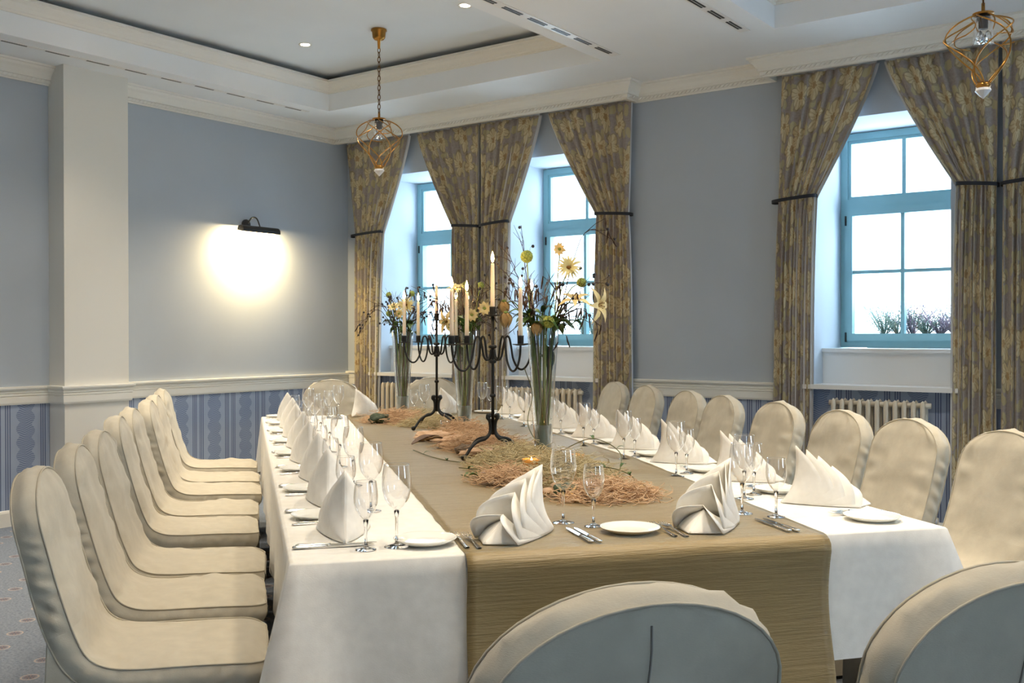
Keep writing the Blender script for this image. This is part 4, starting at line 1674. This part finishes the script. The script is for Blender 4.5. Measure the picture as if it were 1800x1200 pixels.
def twig(V, tip, seed, label, berries, catkins, bow=0.08, branches=5, mid=None):
    bx, by, bz, R = V
    rnd = random.Random(seed)
    tip = Vector(tip)
    t = thing('twig', label, 'twig', tuple(tip))
    path = stem_path(bx, by, bz, R, tip, rnd, bow)
    if mid is not None:
        mid = Vector(mid)
        base = path[:13]
        path = base[:-1] + spline([base[-1], mid, tip], 14)
    path = [p + Vector((rnd.uniform(-.004, .004), rnd.uniform(-.004, .004), rnd.uniform(-.003, .003))) if i > 13 else p for i, p in enumerate(path)]
    n = len(path)
    m = MB()
    m.tube([p - tip for p in path], [lerp(0.0042, 0.0012, i / n) for i in range(n)], 5)
    ends = [tip]
    for b in range(branches):
        i = rnd.randint(14, n - 3)
        p = path[i]
        d = (path[i + 1] - path[i - 1]).normalized()
        sd = Vector((rnd.uniform(-1, 1), rnd.uniform(-1, 1), rnd.uniform(-0.4, 0.7)))
        L = rnd.uniform(0.05, 0.13)
        e = p + (d * 0.6 + sd * 0.7).normalized() * L
        m.tube([p - tip, p.lerp(e, 0.5) + Vector((rnd.uniform(-.008, .008), rnd.uniform(-.008, .008), rnd.uniform(-.006, .010))) - tip, e - tip], [0.0018, 0.0014, 0.0009], 4)
        ends.append(e)
        if rnd.random() < 0.6:
            e2 = e + Vector((rnd.uniform(-.04, .04), rnd.uniform(-.04, .04), rnd.uniform(-.01, .04)))
            m.tube([p.lerp(e, 0.5) - tip, e2 - tip], [0.0012, 0.0007], 4)
            ends.append(e2)
    obj('branch', m, M['twig'], t)
    for k_ in range(berries):
        e = ends[k_ % len(ends)]
        o = Vector((rnd.uniform(-.014, .014), rnd.uniform(-.014, .014), rnd.uniform(-.014, .010)))
        q = MB().ball((0, 0, 0), rnd.uniform(0.0065, 0.0088), 8, 6)
        q.tube([(0, 0, 0.005), e - (e + o)], 0.0007, 3)
        obj('berry', q, M['berry'], t, tuple(e + o - tip))
    for k_ in range(catkins):
        e = ends[(k_ + 1) % len(ends)]
        L = rnd.uniform(0.04, 0.065)
        sx, sy = rnd.uniform(-.02, .02), rnd.uniform(-.02, .02)
        obj('catkin', MB().tube([(0, 0, 0), (sx * 0.4, sy * 0.4, -L * 0.5), (sx, sy, -L)], [0.0025, 0.0048, 0.0022], 6), M['twig'], t, tuple(e - tip))
    return t


def leaf_stem(V, tip, seed, label, n=3, inside=False):
    bx, by, bz, R = V
    rnd = random.Random(seed)
    tip = Vector(tip)
    t = thing('leafy_stem', label, 'stem', tuple(tip))
    path = stem_path(bx, by, bz, R, tip, rnd, 0.03) if not inside else spline([Vector((bx + rnd.uniform(-.02, .02), by + rnd.uniform(-.02, .02), bz + 0.03)), Vector((bx, by, bz + 0.25)), tip], 26)
    obj('stem', MB().tube([p - tip for p in path], 0.0045, 6), M['stem'], t)
    for q in range(n):
        g = rnd.random() * 6.28
        i = 25 - q * 3
        c = path[i] - tip
        m = MB()
        d = Vector((cos(g), sin(g), rnd.uniform(-0.3, 0.5)))
        if inside:
            d = Vector((cos(g) * 0.25, sin(g) * 0.25, 1))
        petal(m, c, d, Vector((-d.x, -d.y, 1.2)), 0.085 if not inside else 0.13, 0.022 if not inside else 0.026, 0.25, 7)
        obj('leaf', m, M['leaf'], t)
    return t


def pt(V, scale, px, py, depth=0.0):
    """A place beside a vase: px, py in centimetres across the view and above the table."""
    return Vector((V[0], V[1], 0)) + CR * (px / 100) + CF * depth + Vector((0, 0, TZ + py / 100))


VF = vase(1.262, 2.02, 'tall flared glass vase of flowers nearest the camera', 0.62)
VM = vase(1.175, 3.42, 'tall flared glass vase of flowers between the two candelabra', 0.60)
VB = vase(0.955, 4.46, 'tall flared glass vase of flowers at the far end of the runner', 0.60)
TOW = -CF                                     # towards the camera

F = flower
fl = [
    ('pom', VF, pt(VF, 1, -7.6, 95, -0.03), TOW, 'green pompon flower rising from the left of the nearest vase', 1.25),
    ('daisy', VF, pt(VF, 1, 12.0, 89.5, -0.05), TOW + Vector((0, 0, 0.35)), 'yellow daisy facing the room in the nearest vase', 1.15),
    ('pom', VF, pt(VF, 1, 18.5, 83, 0.02), TOW, 'green pompon flower below the daisy in the nearest vase', 0.95),
    ('lily', VF, pt(VF, 1, 15.0, 73, -0.04), Vector((0, 0, 1)) + TOW * 0.5, 'cream lily opening upward in the nearest vase', 0.95),
    ('lily', VF, pt(VF, 1, 25.0, 72, 0.0), CR + TOW * 0.7, 'cream pointed lily reaching toward the curtain from the nearest vase', 1.05),
    ('bud', VF, pt(VF, 1, -18.5, 73, -0.02), TOW, 'rust-brown nodding bud beside the tall centre candle', 1.0),
    ('bud', VF, pt(VF, 1, -17.5, 67.5, -0.06), TOW, 'rust-brown nodding bud, lower one at the tall centre candle', 1.1),
    ('pom', VF, pt(VF, 1, 2.5, 64, -0.08), TOW, 'green pompon flower at the front rim of the nearest vase', 1.2),
    ('cream', VF, pt(VF, 1, 8.5, 99, 0.03), CR * -0.6 + TOW, 'small greenish blossom at the top of the nearest vase', 1.0),
    ('bud', VF, pt(VF, 1, -3, 63, -0.07), TOW, 'tan bud hanging over the rim of the nearest vase', 1.0),
    ('daisy', VM, pt(VM, 1, -4.5, 85.5, -0.04), Vector((0, 0, 1)) + TOW * 0.3, 'yellow daisy seen from the side in the middle vase', 1.2),
    ('pom', VM, pt(VM, 1, 1.0, 88, 0.0), TOW, 'green pompon flower at the top of the middle vase', 1.0),
    ('pom', VM, pt(VM, 1, 10.0, 88, 0.02), TOW, 'pale green pompon flower, right of the middle vase top', 0.95),
    ('cream', VM, pt(VM, 1, 12.5, 74, -0.04), TOW, 'cream blossom at the side of the middle vase', 1.3),
    ('cream', VM, pt(VM, 1, 5.0, 70, -0.08), TOW, 'cream blossom over the rim of the middle vase', 1.2),
    ('lily', VM, pt(VM, 1, -9.0, 66, -0.06), CR * -1 + TOW, 'cream lily drooping left from the middle vase', 0.9),
    ('pom', VB, pt(VB, 1, -9.5, 86, 0.0), TOW, 'green pompon flower high on the left of the farthest vase', 0.85),
    ('pom', VB, pt(VB, 1, 6.5, 87, 0.02), TOW, 'green pompon flower high on the right of the farthest vase', 0.85),
    ('daisy', VB, pt(VB, 1, 3.0, 79, -0.05), TOW, 'yellow daisy facing the room in the farthest vase', 1.15),
    ('cream', VB, pt(VB, 1, -6.0, 77, -0.02), Vector((0, 0, 1)) + TOW, 'cream blossom in the farthest vase', 1.3),
    ('pom', VB, pt(VB, 1, -9.5, 73, 0.0), TOW, 'green pompon flower low on the left of the farthest vase', 0.85),
    ('cream', VB, pt(VB, 1, -2.0, 73, -0.04), TOW, 'cream blossom below the daisy in the farthest vase', 1.0),
]
for i, (kd, V, tip, face, lab, sz) in enumerate(fl):
    F(kd, V, tip, face, 40 + i, lab, sz)
tw = [
    (VF, pt(VF, 1, -10.5, 110, 0.0), 'bare forked twig, tallest in the nearest vase', 3, 0, 0.02, 4, None),
    (VF, pt(VF, 1, 33, 104, 0.02), 'long arching twig reaching over the curtain from the nearest vase', 2, 4, 0.03, 2, pt(VF, 1, 19, 105, 0.0)),
    (VF, pt(VF, 1, -22, 92, 0.02), 'dark berry twig leaning to the tall candle', 7, 1, 0.05, 6, None),
    (VF, pt(VF, 1, -17, 100, 0.03), 'fine branching twig high on the candle side of the nearest vase', 5, 2, 0.03, 7, None),
    (VF, pt(VF, 1, 23, 83, -0.02), 'dark berry twig on the curtain side of the nearest vase', 9, 0, 0.04, 4, None),
    (VF, pt(VF, 1, 27, 62, -0.05), 'drooping catkin twig on the curtain side of the nearest vase', 0, 8, 0.09, 5, None),
    (VF, pt(VF, 1, -30, 80, -0.03), 'thin twig crossing in front of the wide curtain pair', 4, 1, 0.07, 6, None),
    (VF, pt(VF, 1, -6, 80, -0.05), 'short catkin twig in the middle of the nearest vase', 2, 4, 0.03, 6, None),
    (VF, pt(VF, 1, 10, 66, -0.09), 'short tangled twig at the front of the nearest vase', 3, 4, 0.05, 7, None),
    (VM, pt(VM, 1, 22, 80, -0.05), 'long dark twig from the middle vase toward the tall candle', 3, 2, 0.05, 6, None),
    (VM, pt(VM, 1, -16, 73, 0.02), 'dark leafy twig left of the middle vase', 3, 6, 0.07, 7, None),
    (VM, pt(VM, 1, 14, 95, 0.06), 'thin twig rising on the right of the middle vase', 3, 1, 0.04, 6, None),
    (VM, pt(VM, 1, 18, 66, 0.0), 'tangled twig over the right rim of the middle vase', 2, 5, 0.06, 7, None),
    (VM, pt(VM, 1, -17, 61, -0.04), 'drooping catkin twig over the left of the middle vase', 2, 6, 0.10, 6, None),
    (VB, pt(VB, 1, -31, 57, -0.02), 'long berry twig arching low toward the corner curtain', 5, 2, 0.17, 5, None),
    (VB, pt(VB, 1, -24, 72, 0.02), 'berry twig arching toward the corner curtain', 5, 1, 0.12, 6, None),
    (VB, pt(VB, 1, -11, 66, -0.05), 'short berry twig at the rim of the farthest vase', 6, 0, 0.05, 7, None),
    (VB, pt(VB, 1, 17, 72, 0.0), 'leafy twig on the window side of the farthest vase', 1, 3, 0.07, 6, None),
    (VB, pt(VB, 1, 5, 74, -0.03), 'fine twig upright in the farthest vase', 4, 1, 0.03, 7, None),
]
for i, (V, tip, lab, nb, nc, bow, br, mid) in enumerate(tw):
    twig(V, tip, 90 + i, lab, nb, nc, bow, br, mid)
rnd_ = random.Random(77)
for V, who, k_ in ((VF, 'nearest', 1.0), (VM, 'middle', 0.95), (VB, 'farthest', 0.85)):
    for q in range(9):
        g = 2 * pi * q / 9 + rnd_.uniform(-.2, .2)
        rr = rnd_.uniform(9, 24) * k_
        hh = rnd_.uniform(60, 88)
        tip = pt(V, 1, rr * cos(g), hh, rr / 100 * sin(g))
        where = ['window', 'back window', 'back', 'back left', 'left', 'front left', 'front', 'front right', 'right'][q]
        twig(V, tip, 200 + q + int(V[0] * 100), f'thin dark twig fanning out to the {where} side of the {who} vase', rnd_.choice((0, 2, 3)), rnd_.choice((2, 3, 4)), 0.05, 8)
    for q in range(6):
        g = 2 * pi * q / 6 + 0.5
        rr = rnd_.uniform(5, 11) * k_
        leaf_stem(V, pt(V, 1, rr * cos(g), rnd_.uniform(58, 70), rr / 100 * sin(g)), 260 + q + int(V[0] * 100), f'leafy green sprig in the {["right", "back", "back left", "left", "front", "front right"][q]} of the {who} vase mouth', 4)
for i, (V, px, py, ins, lab) in enumerate([
    (VF, 14, 63, False, 'leafy green stem at the curtain side of the nearest vase'),
    (VF, 3.0, 42, True, 'broad green leaf standing inside the nearest vase'),
    (VF, 6, 60, False, 'leafy green stem at the front of the nearest vase'),
    (VF, -5, 62, False, 'leafy green stem at the candle side of the nearest vase'),
    (VM, 4, 63, False, 'leafy green stem at the right rim of the middle vase'),
    (VM, -6, 60, False, 'leafy green stem at the left rim of the middle vase'),
    (VM, 0, 40, True, 'broad green leaf standing inside the middle vase'),
    (VB, 7, 66, False, 'leafy green stem at the right rim of the farthest vase'),
    (VB, -3, 64, False, 'leafy green stem at the left rim of the farthest vase'),
    (VB, -1, 45, True, 'broad green leaf standing inside the farthest vase')]):
    leaf_stem(V, pt(V, 1, px, py, -0.03 if not ins else 0), 140 + i, lab, 3 if not ins else 2, ins)

# ------------------------------------------------------------------ dried decoration along the runner
def nest(u, v, ru, rv, h, n, mat, seed, label, curl=0.05, name='sisal_nest', thick=0.0013):
    rnd = random.Random(seed)
    m = MB()
    for i in range(int(n * 1.5)):
        a = rnd.random() * 6.28
        r = sqrt(rnd.random())
        x, y = ru * r * cos(a), rv * r * sin(a)
        top = h * (1 - r * r) + 0.006
        z = rnd.random() * top + 0.003
        g = rnd.random() * 6.28
        p = Vector((x, y, z))
        pts = [p]
        tw_ = rnd.choice((-1, 1)) * rnd.uniform(0.3, 1.3)
        for q in range(6):
            g += tw_ + rnd.uniform(-.3, .3)
            st = curl * rnd.uniform(0.3, 0.65)
            p = p + Vector((cos(g) * st, sin(g) * st, rnd.uniform(-0.5, 0.55) * st))
            p.z = max(0.003, p.z)
            pts.append(p)
        m.tube(pts, thick, 3, True, False)
    o = obj(name, m, mat, None, TP(u, v, RZ + 0.0005), TA)
    tag(o, label, 'dried fibre', 'dried fibre nests', 'stuff')
    return o


nest(1.13, 0.74, 0.16, 0.10, 0.06, 480, M['sisal'], 1, 'salmon sisal nest at the near tip of the centrepiece')
nest(1.12, 1.20, 0.17, 0.22, 0.10, 760, M['hay'], 2, 'curly dry hay nest around the nearest vase')
nest(0.89, 1.20, 0.11, 0.14, 0.06, 380, M['sisal'], 3, 'salmon sisal nest beside the gauze, near the front candelabrum')
nest(1.05, 1.66, 0.20, 0.24, 0.095, 680, M['hay'], 4, 'dry hay and grass nest under the front candelabrum')
nest(1.06, 2.40, 0.20, 0.26, 0.085, 520, M['sisal'], 5, 'salmon sisal nest behind the nearest vase')
nest(1.10, 3.02, 0.17, 0.25, 0.085, 480, M['sisal'], 6, 'salmon sisal nest in front of the middle vase')
nest(1.05, 3.75, 0.20, 0.22, 0.05, 360, M['hay'], 7, 'dry hay nest under the rear candelabrum')
nest(0.86, 4.12, 0.20, 0.20, 0.075, 460, M['sisal'], 8, 'salmon sisal nest before the farthest vase')
nest(1.05, 4.35, 0.14, 0.16, 0.06, 260, M['hay'], 9, 'dry hay nest beside the farthest vase')


def lump(u, v, ru, rv, h, mat, seed, name, label, cat, rough=0.35, rot=0.0, z=0.0):
    m = MB()
    n1, n2 = 22, 12
    rows = []
    for j in range(n2 + 1):
        b = -pi / 2 + pi * j / n2
        row = []
        for i in range(n1):
            a = 2 * pi * i / n1
            d = Vector((cos(a) * cos(b), sin(a) * cos(b), sin(b)))
            k_ = 1 + rough * noise.fractal(d * 1.7 + Vector((seed, 0, 0)), 0.8, 2.0, 3) + rough * 0.4 * noise.noise(d * 5 + Vector((0, seed, 0)))
            zz = d.z * k_ * h * 0.5 + h * 0.42
            row.append((d.x * k_ * ru, d.y * k_ * rv, max(0.0, zz)))
        rows.append(row)
    m.grid(rows, True, closed=True)
    o = obj(name, m, mat, None, TP(u, v, RZ + 0.0008 + z), TA + rot)
    return tag(o, label, cat)


lump(0.90, 1.28, 0.11, 0.08, 0.05, M['gauze'], 1, 'gauze_bundle', 'crumpled salmon gauze left of the nearest vase', 'fabric', 0.45)
lump(1.02, 0.86, 0.09, 0.055, 0.05, M['gauze'], 2, 'gauze_bundle', 'crumpled salmon gauze at the near tip of the centrepiece', 'fabric', 0.45, 0.3)
lump(0.93, 2.52, 0.12, 0.07, 0.06, M['gauze'], 3, 'gauze_bundle', 'crumpled salmon gauze between the two candelabra', 'fabric', 0.5, 0.5)
lump(0.98, 2.05, 0.11, 0.06, 0.045, M['gauze'], 4, 'gauze_bundle', 'crumpled salmon gauze under the front candelabrum', 'fabric', 0.5, -0.4)
lump(0.88, 2.86, 0.10, 0.07, 0.055, M['gauze'], 5, 'gauze_bundle', 'crumpled salmon gauze beside the long dark pod', 'fabric', 0.5, 0.2)
lump(0.92, 2.20, 0.055, 0.04, 0.05, M['bark'], 6, 'bark_piece', 'grey bark piece behind the front candelabrum foot', 'bark', 0.3, 0.5)
lump(1.27, 0.82, 0.06, 0.02, 0.03, plain('pale_driftwood', (200, 180, 130), 0.8, var=0.15, vscale=40), 7, 'driftwood_piece', 'pale driftwood stick at the near tip of the centrepiece', 'driftwood', 0.2, 0.4)
lump(0.83, 1.12, 0.07, 0.018, 0.022, M['bark'], 8, 'bark_piece', 'small bark strip at the edge of the salmon gauze', 'bark', 0.25, -0.3)
lump(0.74, 4.02, 0.07, 0.06, 0.07, plain('dark_artichoke', (58, 72, 54), 0.7, var=0.3, vscale=60, bump=1.0, bscale=90, bdist=0.01), 9, 'dried_artichoke', 'dark green dried artichoke at the far nest', 'dried flower', 0.35)
lump(0.99, 0.80, 0.045, 0.035, 0.06, plain('dark_pod', (62, 84, 62), 0.6, var=0.3, vscale=60), 10, 'green_pod', 'dark green pod behind the near-end napkin', 'dried flower', 0.25)


def big_leaf(u, v, rot, L, w, mat, label, name='dried_leaf', lift=0.03):
    m = MB()
    rows = []
    n = 12
    for i in range(n + 1):
        a = i / n
        ww = w * sin(pi * min(0.97, a * 0.94 + 0.03)) ** 0.7
        z = 0.004 + lift * sin(pi * a) * 0.6 + lift * 0.5 * a
        rows.append([(-ww, L * a, z + ww * 0.5), (-ww * 0.5, L * a, z + ww * 0.12), (0, L * a, z), (ww * 0.5, L * a, z + ww * 0.12), (ww, L * a, z + ww * 0.5)])
    m.grid(rows)
    o = obj(name, m, mat, None, TP(u, v, RZ + 0.001), TA + rot)
    s_ = o.modifiers.new('thickness', 'SOLIDIFY')
    s_.thickness = 0.0015
    return tag(o, label, 'leaf')


big_leaf(0.735, 2.66, -1.0, 0.22, 0.03, M['darkleaf'], 'long dark dried pod pointing at the left-wall side', 'dried_pod')
big_leaf(0.97, 0.72, -0.3, 0.12, 0.03, plain('pale_husk', (206, 170, 112), 0.7), 'pale dried husk beside the near-end napkin')
big_leaf(0.79, 1.25, 1.2, 0.06, 0.016, M['leaf'], 'small green leaf lying at the gauze edge')
big_leaf(1.02, 1.98, 0.4, 0.13, 0.03, M['darkleaf'], 'brown dried leaf under the front candelabrum')


M['vine'] = plain('olive_vine', (96, 98, 62), 0.7, var=0.2, vscale=40)


def vine(pts, label, leaves=3, seed=0):
    rnd = random.Random(seed)
    P = [Vector((*TP(u, v), RZ + z)) - Vector((*TP(pts[0][0], pts[0][1]), RZ)) if False else Vector((TP(u, v)[0] - TP(pts[0][0], pts[0][1])[0], TP(u, v)[1] - TP(pts[0][0], pts[0][1])[1], z)) for u, v, z in pts]
    o0 = TP(pts[0][0], pts[0][1], RZ + 0.0005)
    t = thing('trailing_vine', label, 'twig', o0)
    path = spline(P, 24)
    obj('stem', MB().tube(path, 0.0022, 5), M['vine'], t)
    for q in range(leaves):
        p = path[3 + q * 6 % 20]
        m = MB()
        g = rnd.random() * 6.28
        petal(m, p, Vector((cos(g), sin(g), 0.3)), Vector((0, 0, 1)), 0.04, 0.008, 0.1)
        obj('leaf', m, M['leaf'], t)


vine([(0.70, 2.40, 0.004), (0.74, 2.05, 0.006), (0.82, 1.85, 0.006), (0.95, 1.62, 0.02), (1.04, 1.50, 0.03)], 'green vine stem trailing from the front candelabrum toward the left wall', 2, 1)
vine([(0.78, 1.66, 0.006), (0.86, 1.52, 0.012), (0.98, 1.42, 0.03), (1.10, 1.36, 0.06)], 'green vine stem trailing behind the salmon gauze', 2, 2)
vine([(0.74, 1.42, 0.008), (0.78, 1.32, 0.006), (0.84, 1.26, 0.03)], 'short green vine at the gauze edge', 1, 3)
vine([(1.30, 1.10, 0.02), (1.36, 1.25, 0.10), (1.30, 1.42, 0.14), (1.18, 1.5, 0.08)], 'looping vine beside the nearest vase', 3, 4)
vine([(1.20, 1.62, 0.01), (1.13, 1.80, 0.16), (1.19, 1.95, 0.30), (1.16, 1.98, 0.42)], 'twisted vine climbing beside the nearest vase', 0, 5)
vine([(1.2, 0.72, 0.01), (1.28, 0.9, 0.05), (1.22, 1.05, 0.07), (1.08, 1.1, 0.05)], 'curled vine at the near tip of the centrepiece', 3, 6)
# glowing amber tea-light shells
for (u, v, lab) in ((1.02, 1.36, 'amber tea light shell glowing left of the nearest vase'), (1.24, 1.46, 'amber tea light shell glowing right of the nearest vase')):
    t = thing('tea_light', lab, 'candle', TP(u, v, RZ + 0.002), TA)
    obj('shell', MB().lathe([(0, 0.03), (0.02, 0.03), (0.034, 0.045), (0.04, 0.07), (0.038, 0.07), (0.031, 0.047), (0.019, 0.034), (0, 0.034)], 10), M['amber'], t)
    obj('flame', MB().lathe([(0, 0.05), (0.004, 0.055), (0.005, 0.062), (0, 0.078)], 8), M['flame'], t)
    obj('stand', MB().lathe([(0, 0), (0.02, 0), (0.012, 0.03), (0, 0.03)], 12), M['amber'], t)
# small clear tealight tumblers among the nests
for (u, v, lab) in ((1.02, 3.22, 'clear glass tealight holder lying in the sisal'), (1.15, 1.86, 'clear glass tealight holder by the front candelabrum foot')):
    t = thing('tealight_holder', lab, 'candle holder', TP(u, v, RZ + 0.002), TA)
    obj('tumbler', MB().lathe([(0, 0.001), (0.024, 0.001), (0.03, 0.075), (0.0285, 0.075), (0.0225, 0.006), (0, 0.006)], 18), M['glass'], t)
    obj('tealight', MB().lathe([(0, 0.0065), (0.019, 0.0065), (0.019, 0.022), (0, 0.022)], 14), M['wax'], t)
